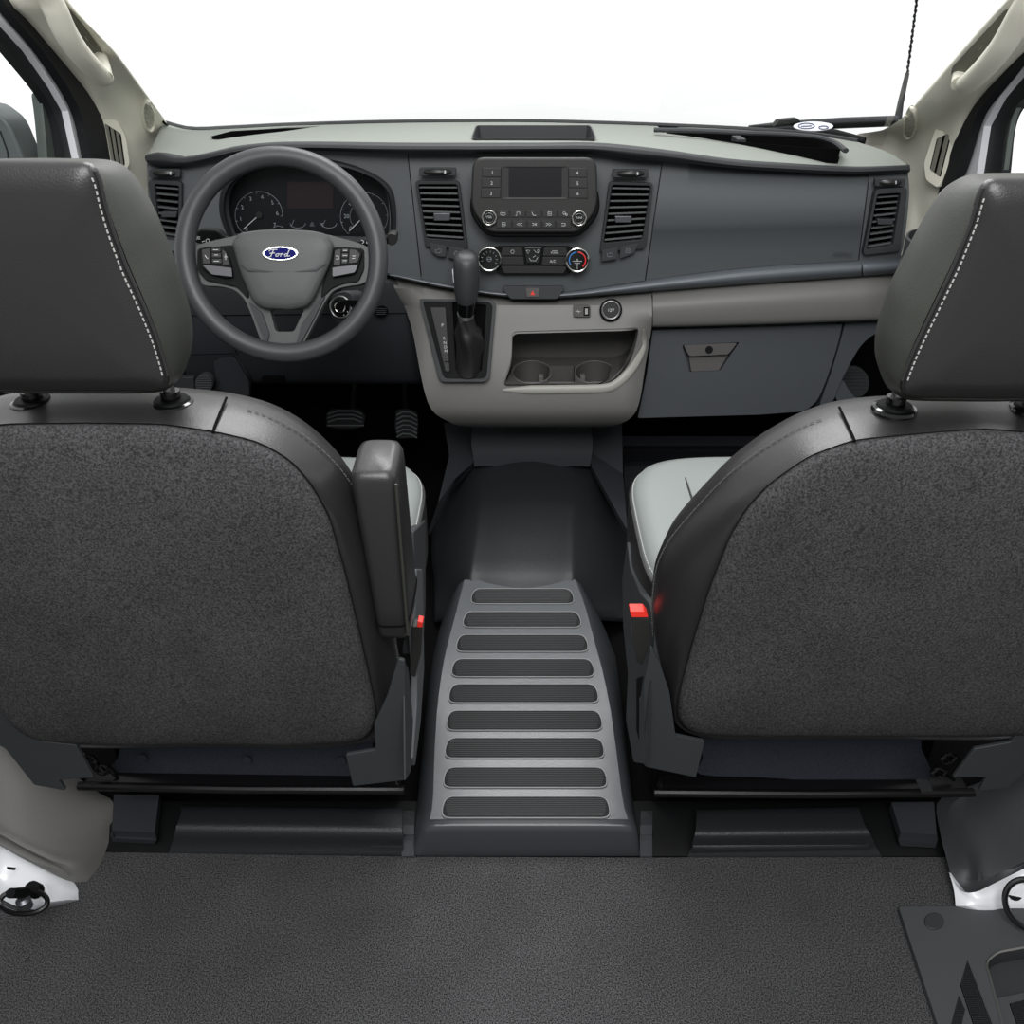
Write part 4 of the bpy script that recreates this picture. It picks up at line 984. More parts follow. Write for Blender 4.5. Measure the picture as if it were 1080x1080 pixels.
# side shields, brackets, buckles, bases
def xplate(name, pts, X, thick, m, parent, bevel=.003):
    a = [pX(x, y, X) for x, y in pts]; v, f = prism(a, [p+V((thick, 0, 0)) for p in a]); return obj(name, v, f, m, parent, bevel=bevel)
def yplate(name, pts, Y, m, parent, thick=.006, bevel=.0015, tilt=0, r=2):
    cx = sum(p[0] for p in pts)/len(pts); cy = sum(p[1] for p in pts)/len(pts)
    return plate(name, rnd(pts, r), vplane(cx, cy, Y, tilt), thick, m, parent, bevel=bevel)
# driver
yplate('recliner_cover', [(420, 695), (427, 697), (428.5, 823), (372, 829.5), (364.5, 796), (396, 791), (394.5, 764), (408, 735)], .905, M['bracket'], dseat)
xplate('recliner_cover_side', [(427, 697), (431, 705), (436, 760), (433, 815), (428.5, 823)], pY(428, 740, .905).x, -.004, M['bracket'], dseat)
yplate('recliner_cover', [(-30, 735), (4, 748), (36, 766), (44, 782), (80, 786), (99, 820), (62, 823), (69, 834), (36, 828), (6, 790), (-30, 770)], .93, M['bracket'], dseat)
xplate('side_shield', [(446, 600), (447, 660), (447.5, 706), (444, 760), (438, 808), (436, 800), (440, 745), (441, 710), (438, 660), (440, 600)], -.172, -.012, M['dash'], dseat)
xplate('side_shield', [(449, 548), (449, 640), (445, 700), (437, 690), (437, 560)], -.178, -.02, M['dash_dark'], dseat)
bk_ = yplate('buckle', [(434, 661), (445.5, 661), (444, 690), (438, 715), (432, 712)], 1.0, M['radio'], dseat, .02, .003)
yplate('release_button', [(440.5, 655.5), (446, 656.5), (445.5, 662), (439.5, 661.5)], .998, M['red'], dseat, .015, .001, r=.8)
# passenger
yplate('recliner_cover', [(687, 683), (696, 700), (706, 730), (712.5, 776), (743, 782.5), (734, 820), (680, 808.5), (679, 722)], .905, M['bracket'], pseat)
xplate('recliner_cover_side', [(687, 683), (680, 700), (674, 745), (674, 800), (680, 808.5)], pY(683, 740, .905).x, .004, M['bracket'], pseat)
yplate('recliner_cover', [(1110, 750), (1080, 762), (1066, 783), (1028, 790), (1005, 820.5), (1040, 820), (1033, 834), (1062, 831), (1082, 814), (1110, 800)], .93, M['bracket'], pseat)
xplate('side_shield', [(661, 571), (664, 598), (675, 625), (684, 636), (690, 660), (688, 720), (680, 806), (668, 804), (660, 760), (662, 710), (657, 660), (656, 610)], .175, .012, M['bracket'], pseat)
xplate('side_shield_slot', [(671, 715), (679, 712), (680, 760), (677, 795), (671, 770)], .1735, .004, M['void'], pseat)
bk_ = yplate('buckle', [(666, 650), (685, 653), (686, 677), (677.5, 702), (671.5, 699), (667, 675)], .965, M['radio'], pseat, .02, .003)
yplate('release_button', [(664.5, 645), (679.5, 645), (684, 651), (666, 651)], .963, M['red'], pseat, .018, .0015, r=1)
v, f = torus(pX(677, 742, .172), (0, 1, 0), (0, 0, 1), .008, .003, 20, 8); obj('recliner_bolt', v, f, M['steel'], pseat)
# pedestals
def pedestal(t, x0, x1, flap, rail, holes, hooks):
    Y = 1.1
    a0 = pY(x0, 840, Y).x; a1 = pY(x1, 840, Y).x
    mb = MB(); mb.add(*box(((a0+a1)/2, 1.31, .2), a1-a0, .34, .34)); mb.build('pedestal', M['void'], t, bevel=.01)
    pd = plate('felt_flap', c2(flap, 3), vplane(sum(p[0] for p in flap)/len(flap), 800, Y-.005, 6), .006, M['flap'], t, bevel=.001)
    fp = vplane(300, 800, Y-.009, 0)
    for h in holes: disc('stud', *h, 5, vplane(h[0], h[1], Y-.012, 6), .002, M['flap'], pd, lift=.004)
    v, f = tube([pY(rail[0], rail[1], Y-.04), pY((rail[0]+rail[2])/2, (rail[1]+rail[3])/2+1.5, Y-.04), pY(rail[2], rail[3], Y-.04)], .0075, 10); obj('rail', v, f, M['metal_black'], t)
    a = [pY(rail[0]+8, rail[1]-9, Y-.02), pY(rail[2]-8, rail[3]-9, Y-.02), pY(rail[2]-4, rail[3]+1, Y-.035), pY(rail[0]+4, rail[1]+1, Y-.035)]
    v, f = prism(a, [p+V((0, .02, 0)) for p in a]); obj('rail_plate', v, f, M['metal_black'], t, bevel=.002)
    for h in hooks:
        mb = MB(); mb.add(*tube([pY(h[0]+dx, h[1]+dy, Y-.03) for dx, dy in ((-8, 0), (-3, -3), (3, 2), (8, -2), (12, 3))], .004, 6)); mb.add(*torus(pY(h[0], h[1], Y-.03), (1, 0, 0), (0, 0, 1), .01, .003, 16, 6))
        mb.add(*tube([pY(h[0]+4, h[1]-2, Y-.02), pY(h[0]+16, h[1]+8, Y-.02)], .003, 6)); mb.build('mechanism', M['metal_black'], t)
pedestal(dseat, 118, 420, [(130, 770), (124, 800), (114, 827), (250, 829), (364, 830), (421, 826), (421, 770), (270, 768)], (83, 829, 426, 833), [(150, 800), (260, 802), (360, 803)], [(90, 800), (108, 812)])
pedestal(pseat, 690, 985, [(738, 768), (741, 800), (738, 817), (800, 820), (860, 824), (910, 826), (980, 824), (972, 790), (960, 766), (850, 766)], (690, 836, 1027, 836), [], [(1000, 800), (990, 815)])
for (x, y) in ((68, 782), (88, 783)):
    v, f = torus(pY(x, y, 1.0), (1, 0, 0), (0, 0, 1), .008, .003, 16, 6); obj('spring', v, f, M['steel'], dseat)
yplate('latch', [(52, 776), (80, 778), (78, 786), (56, 785)], .99, M['steel'], dseat, .01, .001, r=1)
yplate('hinge_pin', [(1049, 774), (1053, 774), (1053, 781), (1049, 781)], .96, M['chrome'], pseat, .005, .001, r=.5)
yplate('strap', [(966, 823), (979, 823), (984, 834), (972, 836)], 1.045, M['bracket'], pseat, .004, .001, r=1)
yplate('hinge_pin', [(392, 785), (397, 780), (397, 790), (393, 792)], .93, M['chrome'], dseat, .005, .001, r=.5)

# ================================================================== FLOOR
def gridZ(name, rows, n, m, parent=None, thick=.03, angle=60, sub=1, **k):
    g = [[pZ(l+(r-l)*i/n, yl+(yr-yl)*i/n, Z) for i in range(n+1)] for l, r, yl, yr, Z in rows]
    if sub > 1:
        cols = [catmull([r[i] for r in g], sub) for i in range(n+1)]; g = [[c[j] for c in cols] for j in range(len(cols[0]))]
    return solid(name, g, V((0, .0, -thick)), m, parent, angle, **k)
v, f = box((0, 1.7, -.035), 2.3, 3.2, .03); struct(obj('floor', v, f, M['void']))
# cargo carpet
a = [pZ(-260, 1400, 0), pZ(1340, 1400, 0), pZ(1330, 905, 0), pZ(1000, 904, 0), pZ(680, 904.5, 0), pZ(430, 903.5, 0), pZ(115, 899, 0), pZ(-180, 896, 0)]
a[0].x = -1.05; a[1].x = 1.05; a[2].x = 1.05; a[-1].x = -1.05
v, f = prism(a, [p-V((0, 0, .012)) for p in a]); cpt = obj('load_floor_carpet', v, f, M['carpet'])
tag(cpt, 'speckled charcoal carpet covering the load floor behind the front seats', 'carpet')
# moulded ledges in front of the carpet
def ledge(label, rows):
    o = gridZ('moulded_floor_ledge', rows, 10, M['rubber'], None, .03, sub=3); tag(o, label, 'floor moulding', 'moulded floor ledges')
ledge('long black moulded floor ledge under the driver seat, left of the ribbed floor cover', [(190, 424, 849, 852, .03), (192, 424, 852, 855, .05), (189, 424, 864, 867, .056), (186, 424, 872, 875, .054), (184, 424, 880, 883, .042), (181, 424, 890, 892, .018), (178, 424, 900, 902, .0)])
ledge('long black moulded floor ledge under the passenger seat, right of the ribbed floor cover', [(733, 903, 853, 850, .03), (735, 906, 856, 853, .05), (734, 912, 872, 870, .056), (733, 917, 880, 878, .054), (731, 920, 886, 884, .042), (729, 924, 894, 893, .018), (725, 930, 904, 903.5, .0)])
o = gridZ('rubber_floor_mat', [(20, 1085, 845, 845, .02), (60, 1050, 870, 870, .02), (110, 1005, 903, 903, -.004)], 20, M['black'], None, .03); tag(o, 'thin black floor liner visible beneath both seats in front of the carpet', 'floor mat')
o = gridZ('floor_bracket', [(120, 168, 838, 838, .05), (118, 163, 876, 878, .045), (116, 160, 880, 882, .03)], 4, M['under'], None, .02, angle=30); tag(o, 'small dark folded floor plate beside the left grey sill cover', 'bracket')
o = gridZ('floor_bracket', [(940, 985, 846, 846, .05), (950, 988, 878, 880, .045), (952, 989, 884, 886, .03)], 4, M['under'], None, .02, angle=30); tag(o, 'small dark folded floor plate beside the right black sill cover', 'bracket')
# tunnel mat
TM = gridZ('tunnel_mat', [(512, 604, 481, 481, .17), (498, 617, 486, 486, .165), (487, 628, 497, 497, .16), (470, 645, 520, 520, .155), (455, 660, 545, 545, .15), (450, 664, 580, 580, .145), (452, 664, 615, 615, .14), (455, 662, 660, 660, .10)], 1, M['rubber'])
bpy.data.objects.remove(TM)
rows = []
for xa, xb, xc_, xd, y, zt, ze in ((508, 515, 600, 608, 481, .17, .165), (497, 510, 606, 619, 485, .172, .15), (480, 503, 612, 634, 500, .17, .12), (468, 500, 615, 648, 520, .165, .08), (457, 498, 612, 664, 548, .16, .05), (455, 494, 612, 668, 580, .155, .02), (458, 490, 612, 668, 612, .145, .0), (458, 488, 616, 668, 650, .08, .0)):
    r = [pZ(xa, y+3, ze), pZ(xb, y, zt-.015), pZ(xb+16, y, zt-.002), pZ((xb+xc_)/2, y, zt+.006), pZ(xc_-16, y, zt-.002), pZ(xc_, y, zt-.015), pZ(xd, y+3, ze)]
    rows.append(catmull(r, 5))
cols = [catmull([r[i] for r in rows], 3) for i in range(len(rows[0]))]
g = [[c[j] for c in cols] for j in range(len(cols[0]))]
tm = solid('tunnel_mat', g, V((0, 0, -.01)), M['rubber'], None, 60); tag(tm, 'glossy black rubber mat draped over the transmission tunnel ahead of the ribbed cover', 'floor mat')
# plastic tunnel top behind the console
tt = patch('tunnel_cover', [(500, 621, 447, 2.3), (498, 624, 455, 2.27), (497, 625, 468, 2.25), (499, 624, 481, 2.23), (500, 622, 492, 2.2)], 16, .03, M['under'], None, sub=3); tag(tt, 'dark plastic tunnel cover below the centre console, above the rubber mat', 'tunnel cover')
g = [[pY(468, 446, 2.32), pY(502, 446, 2.36)], [pY(474, 480, 2.24), pY(505, 475, 2.3)], [pY(462, 530, 2.0), pY(497, 490, 2.2)], [pY(452, 560, 1.85), pY(480, 505, 2.1)]]
o = solid('tunnel_side_trim', g, V((0, .01, -.02)), M['under']); tag(o, 'dark carpet flank of the tunnel on the driver side below the console', 'tunnel trim')
g = [[pY(618, 446, 2.36), pY(656, 446, 2.32)], [pY(620, 475, 2.3), pY(657, 500, 2.2)], [pY(624, 492, 2.2), pY(662, 560, 1.85)]]
o = solid('tunnel_side_trim', g, V((0, .01, -.02)), M['under']); tag(o, 'dark carpet flank of the tunnel on the passenger side below the console', 'tunnel trim')
g = [[pZ(656, 442, .12), pZ(900, 442, .12)], [pZ(657, 470, .09), pZ(900, 470, .09)], [pZ(658, 485, .02), pZ(900, 485, .02)], [pZ(660, 560, .0), pZ(900, 560, .0)]]
o = solid('footwell_carpet', g, V((0, 0, -.02)), mat('footwell_carpet', (26, 28, 34), .95, speck=.3)); tag(o, 'black carpet of the passenger footwell below the glove box', 'carpet')

# ------------------------------------------------------------------ ribbed floor cover between the seats
fc = thing('floor_cover', 'dark grey plastic floor cover between the seats with nine ribbed rubber treads', 'floor cover', pZ(558, 860, 0))
A0 = pZ(557, 868, .058); B0 = pZ(557, 611, .14)
Y_at = lambda y: None
tn = (B0-A0).normalized(); nrm = V((1, 0, 0)).cross(tn).normalized()
TP = Plane(A0, nrm, (1, 0, 0))
LX = lin([(612, 489), (630, 484), (650, 479), (680, 471), (710, 465), (750, 460), (800, 457), (850, 455), (869, 451)])
RX = lin([(612, 608), (630, 615), (650, 621), (680, 629), (710, 637), (750, 645), (800, 652), (850, 659), (869, 665)])
LB_ = lin([(612, 478), (640, 466), (680, 456), (720, 450), (780, 444), (850, 438), (900, 434)])
RB_ = lin([(612, 617), (640, 634), (680, 650), (720, 655), (780, 662), (850, 671), (900, 679)])
rows = []
ys = [612, 618, 630, 650, 680, 710, 750, 800, 850, 869]
for y in ys:
    l, r = LX(y), RX(y); tl = TP.hit(l, y); trr = TP.hit(r, y)
    bl = pY(LB_(y), y+4, tl.y); br_ = pY(RB_(y), y+4, trr.y)
    bl.z = min(bl.z, tl.z-.03); br_.z = min(br_.z, trr.z-.03)
    row = [V((bl.x-.004, bl.y, 0)), V((bl.x, bl.y, tl.z-.035)), tl+V((-.012, 0, -.012)), tl+V((.0, 0, -.001)), tl+V((.014, 0, .001))]
    row += [tl.lerp(trr, k/8)+V((0, 0, .002)) for k in range(1, 8)]
    row += [trr+V((-.014, 0, .001)), trr+V((0, 0, -.001)), trr+V((.012, 0, -.012)), V((br_.x, br_.y, trr.z-.035)), V((br_.x+.004, br_.y, 0))]
    rows.append(row)
# rounded rear nose
last = rows[-1]
for dy, dz, dx in ((-.004, -.003, .0), (-.008, -.012, .001), (-.012, -.032, .002), (-.017, -.098, .004)):
    rows.append([V((p.x*(1+dx), p.y+dy, max(0.0, p.z+dz) if dz > -.09 else .0)) for p in last])
first = rows[0]
rows.insert(0, [V((p.x*.97, p.y+.012, max(0, p.z-.02))) for p in first])
fb = solid('cover_body', rows, V((0, 0, -.004)), M['stepside'], fc, 50)
# lighter top skin
top = []
for y in [611.5+i*(864-611.5)/24 for i in range(25)]:
    l, r = LX(y)+1, RX(y)-1
    top.append([TP.hit(l+(r-l)*k/10, y, .0035) for k in range(11)])
sk_ = solid('top_skin', top, V((0, 0, -.003)), M['step'], fc, 50)
trd = [(497, 605, 628.5, 15.5), (488.5, 612.5, 653, 16), (481.5, 620, 678, 17.5), (476.5, 626.5, 704, 18.5), (473.5, 631, 731, 19.5), (471, 635, 759.5, 20.5), (469.5, 637, 788.5, 21), (468, 640, 819.5, 21), (466.5, 643, 851, 22)]
for x0, x1, yc, h in trd:
    o_ = rnd([(x0+.5, yc+h*.5), (x0-.0, yc), (x0+5, yc-h*.5), (x1-5, yc-h*.5), (x1, yc), (x1-.5, yc+h*.5)], [h*.4, h*.3, h*.35, h*.35, h*.3, h*.4], 5)
    rib = []
    for q in range(-4, 5):
        yy = yc+q*h*.095
        ins = 3+abs(q)*.45
        rib.append([(x0+ins+.5, yy), ((x0+x1)/2, yy), (x1-ins-.5, yy)])
    i_ = [((x-(x0+x1)/2)*(1-3.0/(x1-x0))+(x0+x1)/2, (y-yc)*(1-3.4/h)+yc) for x, y in o_]
    tdp = plate('tread', o_, TP, .006, M['tread'], fc, lift=.0062, bevel=.0012)
    strokes('ribs', rib, TP, M['rib'], tdp, .0011, .0063, 5)
    frame('tread_edge', [((x-(x0+x1)/2)*1.012+(x0+x1)/2, (y-yc)*1.06+yc) for x, y in o_], [((x-(x0+x1)/2)*.995+(x0+x1)/2, (y-yc)*.97+yc) for x, y in o_], TP, .005, M['edge'], tdp, lift=.0064, bevel=.001)  # pale outline paints the highlight along the tread edge
for x0, x1 in ((423.5, 437), (675, 688)):
    g = [[pZ(x0+1, 855, .02), pZ(x1, 855, .02)], [pZ(x0, 880, .02), pZ(x1, 880, .02)], [pZ(x0, 882, .012), pZ(x1, 882, .012)], [pZ(x0, 903, .004), pZ(x1, 903, .004)]]
    solid('mounting_foot', g, V((0, 0, -.01)), M['stepside'], fc, 30)

# ================================================================== BODY SIDES
def gridP(name, rows, m, parent=None, d=(0, 0, 0), sub=1, hs=1, angle=60, **k):
    """rows of (px, py, X)"""
    g = [[pX(*p) for p in r] for r in rows]
    if hs > 1: g = [catmull(r, hs) for r in g]
    if sub > 1:
        cols = [catmull([r[i] for r in g], sub) for i in range(len(g[0]))]; g = [[c[j] for c in cols] for j in range(len(cols[0]))]
    return solid(name, g, V(d), m, parent, angle, **k)
def opoly(name, pts, X, m, parent, out=.02, bevel=0, kind=None):
    a = [pX(x, y, X) for x, y in pts]; v, f = prism(a, [p+V((out*(1 if X > 0 else -1), 0, 0)) for p in a])
    if m is M['side_glass']: v, f = a, [list(range(len(a)))]
    o = obj(name, v, f, m, parent, bevel=bevel); 
    if kind: o['kind'] = kind
    return o
# ---- left windscreen pillar trim
lp = thing('windscreen_pillar_trim', 'beige plastic trim on the left windscreen pillar, on the driver side', 'pillar trim', (-.93, 2.2, .5))
tpl = gridP('trim_panel', [
    [(10, -45, -.94), (22, -48, -.90), (32, -50, -.86), (40, -50, -.83), (44, -50, -.835)],
    [(18, 0, -.94), (38, 0, -.90), (56, 0, -.865), (69, 0, -.835), (72, 0, -.84)],
    [(36, 22, -.945), (58, 24, -.905), (80, 26, -.87), (93, 27, -.84), (95, 27, -.845)],
    [(55, 47, -.95), (77, 50, -.91), (104, 53, -.875), (119, 54, -.845), (121, 54, -.85)],
    [(76, 72, -.95), (96, 74, -.92), (122, 77, -.885), (137, 78, -.855), (139, 78, -.86)],
    [(94, 97, -.955), (112, 98, -.93), (140, 99, -.895), (153, 100, -.865), (155, 100, -.87)],
    [(105, 119, -.96), (122, 119, -.94), (145, 119, -.91), (164, 116, -.88), (166, 116, -.885)],
    [(111, 139, -.965), (128, 138, -.95), (150, 138, -.925), (174, 131, -.90), (177, 131, -.905)],
    [(116, 162, -.97), (132, 162, -.955), (155, 160, -.94), (182, 150, -.925), (190, 150, -.93)],
    [(121, 195, -.975), (136, 195, -.96), (155, 195, -.95), (170, 195, -.94), (185, 195, -.94)],
    [(128, 240, -.975), (140, 240, -.965), (158, 240, -.95), (172, 240, -.94), (185, 240, -.94)],
    [(140, 300, -.97), (150, 300, -.965), (162, 300, -.95), (176, 300, -.94), (186, 300, -.94)]], M['beige'], lp, (-.02, .01, 0), 3, 3, recalc=True)
v, f = tube([pX(x, y, X) for x, y, X in ((172, 128, -.895), (176, 132, -.895), (184, 136, -.9), (195, 138, -.9))], .003, 6); obj('windscreen_seal', v, f, M['void'], lp)
# ---- grab handle
def conform(host, x, y, lift):
    """point on the visible skin of host, raised along its normal"""
    dg = bpy.context.evaluated_depsgraph_get(); dg.update()
    ok, p, n, _ = host.evaluated_get(dg).ray_cast(CAM-W[host.name], ray(x, y).normalized())
    if not ok: p = pX(x, y, .9 if x > 556 else -.9)-W[host.name]; n = V((0, -1, 0))
    if n.dot(ray(x, y)) > 0: n = -n
    return p+W[host.name]+n*lift, n
def handle(t, path, foot, recess, wd, m2):
    r = catmull([pX(*p) for p in path], 5)
    v, f = tube(r, [wd*(1 if i < len(r)-3 else .8) for i in range(len(r))], 14, flat=.75); h = obj('grab_handle', v, f, M['beige'], t, angle=80)
    v, f = tube([pX(*p) for p in foot], [.02, .016, .014], 14); obj('handle_mount', v, f, M['beige'], h)
    P = recess[0]; cx = sum(p[0] for p in P)/len(P); cy = sum(p[1] for p in P)/len(P)
    ls = [[conform(recess[1], cx+(x-cx)*k, cy+(y-cy)*k, .0025)[0] for x, y in P] for k in (1, .7, .4, .1)]
    v, f = loft(ls, cap=False)
    obj('handle_recess_shade', v, f, M['beige_dk'], t, angle=80)  # flat patch on the trim, recess shade painted as darker beige
handle(lp, [(24, -40, -.86), (50, -5, -.855), (59, 12, -.855), (69, 34, -.86), (82, 54, -.865), (95, 69, -.87), (106, 80, -.873), (110, 84, -.875)], [(108, 80, -.866), (107, 68, -.87), (105, 57, -.885)],
       (rnd([(69, 6), (75, 10), (90, 29), (107, 52), (114, 66), (109, 71), (98, 58), (84, 42), (74, 22)], 3), tpl), .0225, 0)
def speaker(t, cx, cy, rx, ry, host, rot):
    def e(k, a): return (cx+rx*k*math.cos(a)*math.cos(rot)-ry*k*math.sin(a)*math.sin(rot), cy+rx*k*math.cos(a)*math.sin(rot)+ry*k*math.sin(a)*math.cos(rot))
    A = [2*math.pi*i/32 for i in range(32)]
    ls = [[conform(host, *e(k, a), l)[0] for a in A] for k, l in ((1.06, -.002), (1.0, .006), (.9, .008), (.84, .004), (.5, .004), (.1, .004))]
    v, f = loft(ls); g = obj('speaker_grille', v, f, M['beige'], t, angle=50)
    mb = MB()
    for i in range(-10, 11):
        for j in range(-4, 5):
            q = (j+.5*(i % 2))/5.0
            if (i/11)**2+q**2 < .9:
                k = .84; x = cx+rx*k*q*math.cos(rot)-ry*k*i/11*math.sin(rot); y = cy+rx*k*q*math.sin(rot)+ry*k*i/11*math.cos(rot)
                p, n = conform(host, x, y, .0046); a = n.cross(V((0, 0, 1))).normalized(); b = a.cross(n)
                c6 = [p+a*.0012*math.cos(w)+b*.0016*math.sin(w) for w in [math.pi*u/3 for u in range(6)]]
                mb.add(c6, [list(range(6))])
    mb.build('speaker_holes', M['slat'], g, recalc=False)
speaker(lp, 155.6, 121.5, 6.2, 17, tpl, -.06)
def demister(t, outer, inner, X, sgn, n):
    c = pX(sum(p[0] for p in outer)/len(outer), sum(p[1] for p in outer)/len(outer), X)
    pl = Plane(c, V((-sgn*.93, -.36, .05)))
    fr = plate('demister_plate', rnd(outer, 4), pl, .012, M['beige'], t, lift=.008, bevel=.002)
    plate('demister_opening', rnd(inner, 2), pl, .002, M['void'], fr, lift=.0085, bevel=0)
    mx0 = min(p[0] for p in inner); mx1 = max(p[0] for p in inner)
    P = [V(p) for p in inner]; k = len(P)//2
    top0, top1, bot1, bot0 = P[0], P[1], P[2], P[3]
    for i in range(n):
        u0, u1 = (i+.12)/n, (i+.7)/n
        a = [top0.lerp(top1, u0), top0.lerp(top1, u1), bot0.lerp(bot1, u1), bot0.lerp(bot1, u0)]
        plate('slat', [(p.x, p.y) for p in a], pl, .003, M['slat'], fr, lift=.011, bevel=.001)
demister(lp, [(106, 122), (124, 127), (133, 144), (137.5, 172), (131, 187), (119, 186), (113, 150)], [(110.5, 130), (127.5, 141), (132, 174), (119.5, 181)], -.955, -1, 3)
# ---- right windscreen pillar trim
rpz = thing('windscreen_pillar_trim', 'beige plastic trim on the right windscreen pillar, on the passenger side', 'pillar trim', (.93, 2.2, .5))
tpr = gridP('trim_panel', [
    [(1110, -50, .83), (1118, -50, .825), (1130, -45, .86), (1140, -40, .9), (1150, -30, .94)],
    [(1061, 0, .835), (1065, 0, .83), (1085, 5, .86), (1100, 12, .90), (1112, 20, .94)],
    [(1027, 38, .845), (1031, 38, .84), (1055, 44, .87), (1068, 50, .905), (1076, 52, .945)],
    [(994, 76, .86), (998, 76, .853), (1020, 80, .88), (1036, 84, .92), (1047, 84, .95)],
    [(970, 104, .868), (974, 104, .862), (1000, 106, .89), (1016, 108, .93), (1025, 112, .955)],
    [(955, 122, .878), (958, 121, .872), (985, 122, .905), (1004, 126, .94), (1012, 139, .96)],
    [(930, 138, .888), (934, 137, .883), (965, 138, .92), (992, 142, .95), (1001, 172, .965)],
    [(898, 145, .91), (904, 146, .905), (945, 158, .935), (982, 170, .955), (994, 195, .968)],
    [(905, 175, .93), (925, 180, .93), (953, 188, .945), (974, 200, .96), (986, 225, .968)],
    [(925, 205, .94), (940, 210, .94), (957, 220, .95), (970, 235, .965), (981, 255, .968)],
    [(930, 270, .94), (940, 270, .94), (954, 275, .95), (966, 285, .965), (976, 300, .968)]], M['beige'], rpz, (.02, .01, 0), 3, 3)
handle(rpz, [(1130, -60, .86), (1098, -20, .855), (1083, 4, .855), (1071, 26, .86), (1058, 48, .865), (1042, 68, .87), (1026, 84, .875), (1016, 92, .88)], [(1014, 88, .87), (1014, 76, .875), (1016, 64, .89)],
       (rnd([(1062, 8), (1070, 10), (1064, 22), (1050, 44), (1034, 62), (1018, 78), (1009, 86), (1004, 78), (1005, 70), (1031, 42)], 3), tpr), .0235, 0)
speaker(rpz, 960.5, 129.5, 6.6, 17.5, tpr, .12)
demister(rpz, [(986, 136), (1013, 125), (1010, 145), (1001, 172), (989, 199), (976, 190), (974, 172)], [(988, 146), (1004, 139), (992, 187), (980.5, 178)], .955, 1, 2)

# ---- doors with their seals, glass and mirrors outside
d1 = struct(opoly('door_1', [(-80, -140), (8, 11), (42, 50), (72, 94), (86, 122), (96, 172), (104, 250), (80, 250), (83, 168), (72, 117), (58, 92), (31, 53), (0, 19), (-85, -120)], -.985, M['white'], None, .02))
def dpart(name, pts, X, m, p, out=.02): return opoly(name, rnd(pts, 14, 4), X, m, p, out)
dpart('door_seal', [(-70, -145), (18, 0), (38, 24), (57, 48), (77, 73), (95, 97), (106, 119), (112, 139), (117, 160), (121, 185), (130, 260), (104, 260), (97, 172), (87, 122), (73, 94), (43, 50), (9, 11), (-78, -138)], -.96, M['seal'], d1)
dpart('window_seal', [(-85, -118), (0, 19), (31, 53), (58, 92), (72, 117), (83, 168), (86, 250), (66, 250), (66, 168), (60, 130), (54, 112), (42, 93), (0, 42), (-90, -75)], -1.0, M['seal'], d1)
dpart('quarter_glass_reflection', [(42, 93), (54, 112), (61, 132), (67, 168), (70, 250), (52, 250), (50, 165), (46, 120)], -1.015, M['greenglass'], d1)  # opaque green-grey strip painted for the reflection in the door glass
gl_ = dpart('door_glass', [(-95, -80), (0, 40), (43, 93), (47, 120), (52, 165), (54, 250), (-95, 250)], -1.02, M['side_glass'], d1, .004)
d2 = struct(opoly('door_2', [(1160, -20), (1085, 48), (1058, 82), (1030, 117), (1022, 139), (1013, 172), (999, 205), (985, 270), (1008, 270), (1030, 186), (1038, 133), (1054, 103), (1080, 72), (1165, 0)], .985, M['white'], None, .02))
dpart('door_seal', [(1150, -32), (1080, 46), (1047, 83), (1024, 111), (1010, 139), (999, 172), (991, 198), (981, 232), (974, 275), (986, 275), (1000, 205), (1014, 172), (1023, 139), (1031, 117), (1059, 83), (1086, 49), (1160, -18)], .96, M['seal'], d2)
dpart('window_seal', [(1165, 0), (1080, 72), (1054, 103), (1038, 133), (1030, 186), (1016, 270), (1040, 270), (1056, 186), (1060, 139), (1066, 118), (1080, 103), (1165, 30)], 1.0, M['seal'], d2)
dpart('quarter_glass_reflection', [(1076, 107), (1068, 122), (1064, 139), (1058, 186), (1050, 186), (1056, 139), (1062, 122), (1070, 108)], 1.004, M['greenglass'], d2, .01)
dpart('door_glass', [(1170, 10), (1080, 101), (1067, 118), (1060, 139), (1054, 186), (1048, 270), (1170, 270)], 1.02, M['side_glass'], d2, .004)
# left exterior mirror
mir = thing('door_mirror', 'grey exterior mirror seen through the driver door window at the left edge', 'mirror', pX(5, 170, -1.2))
mpl = vplane(5, 150, 1.95)
a = c2([(-60, 118), (-20, 112), (0, 122), (10, 133), (18, 150), (26, 172), (30, 200), (-60, 200), (-60, 118)][:-1], 4)
b = plate('housing', a, mpl, .08, M['housing'], mir, bevel=.008)
v, f = tube([mpl.hit(0, 138, .001), mpl.hit(8, 160, .001), mpl.hit(10, 190, .001)], .0015, 6); obj('glass_edge', v, f, M['seal'], b)

# ---- wall linings below the window line so that the cab is closed from the side
w = [V((-1.0, .3, 0)), V((-1.0, 2.56, 0)), V((-1.0, 2.56, .80)), V((-1.0, .3, .82))]
v, f = prism(w, [p+V((-.03, 0, 0)) for p in w]); struct(obj('wall_left', v, f, M['black']))
w = [V((1.0, .3, 0)), V((1.0, 2.56, 0)), V((1.0, 2.56, .80)), V((1.0, .3, .82))]
v, f = prism(w, [p+V((.03, 0, 0)) for p in w]); struct(obj('wall_right', v, f, M['black']))
v, f = box((0, 2.56, .47), 2.0, .03, .98); struct(obj('wall_front', v, f, M['void']))
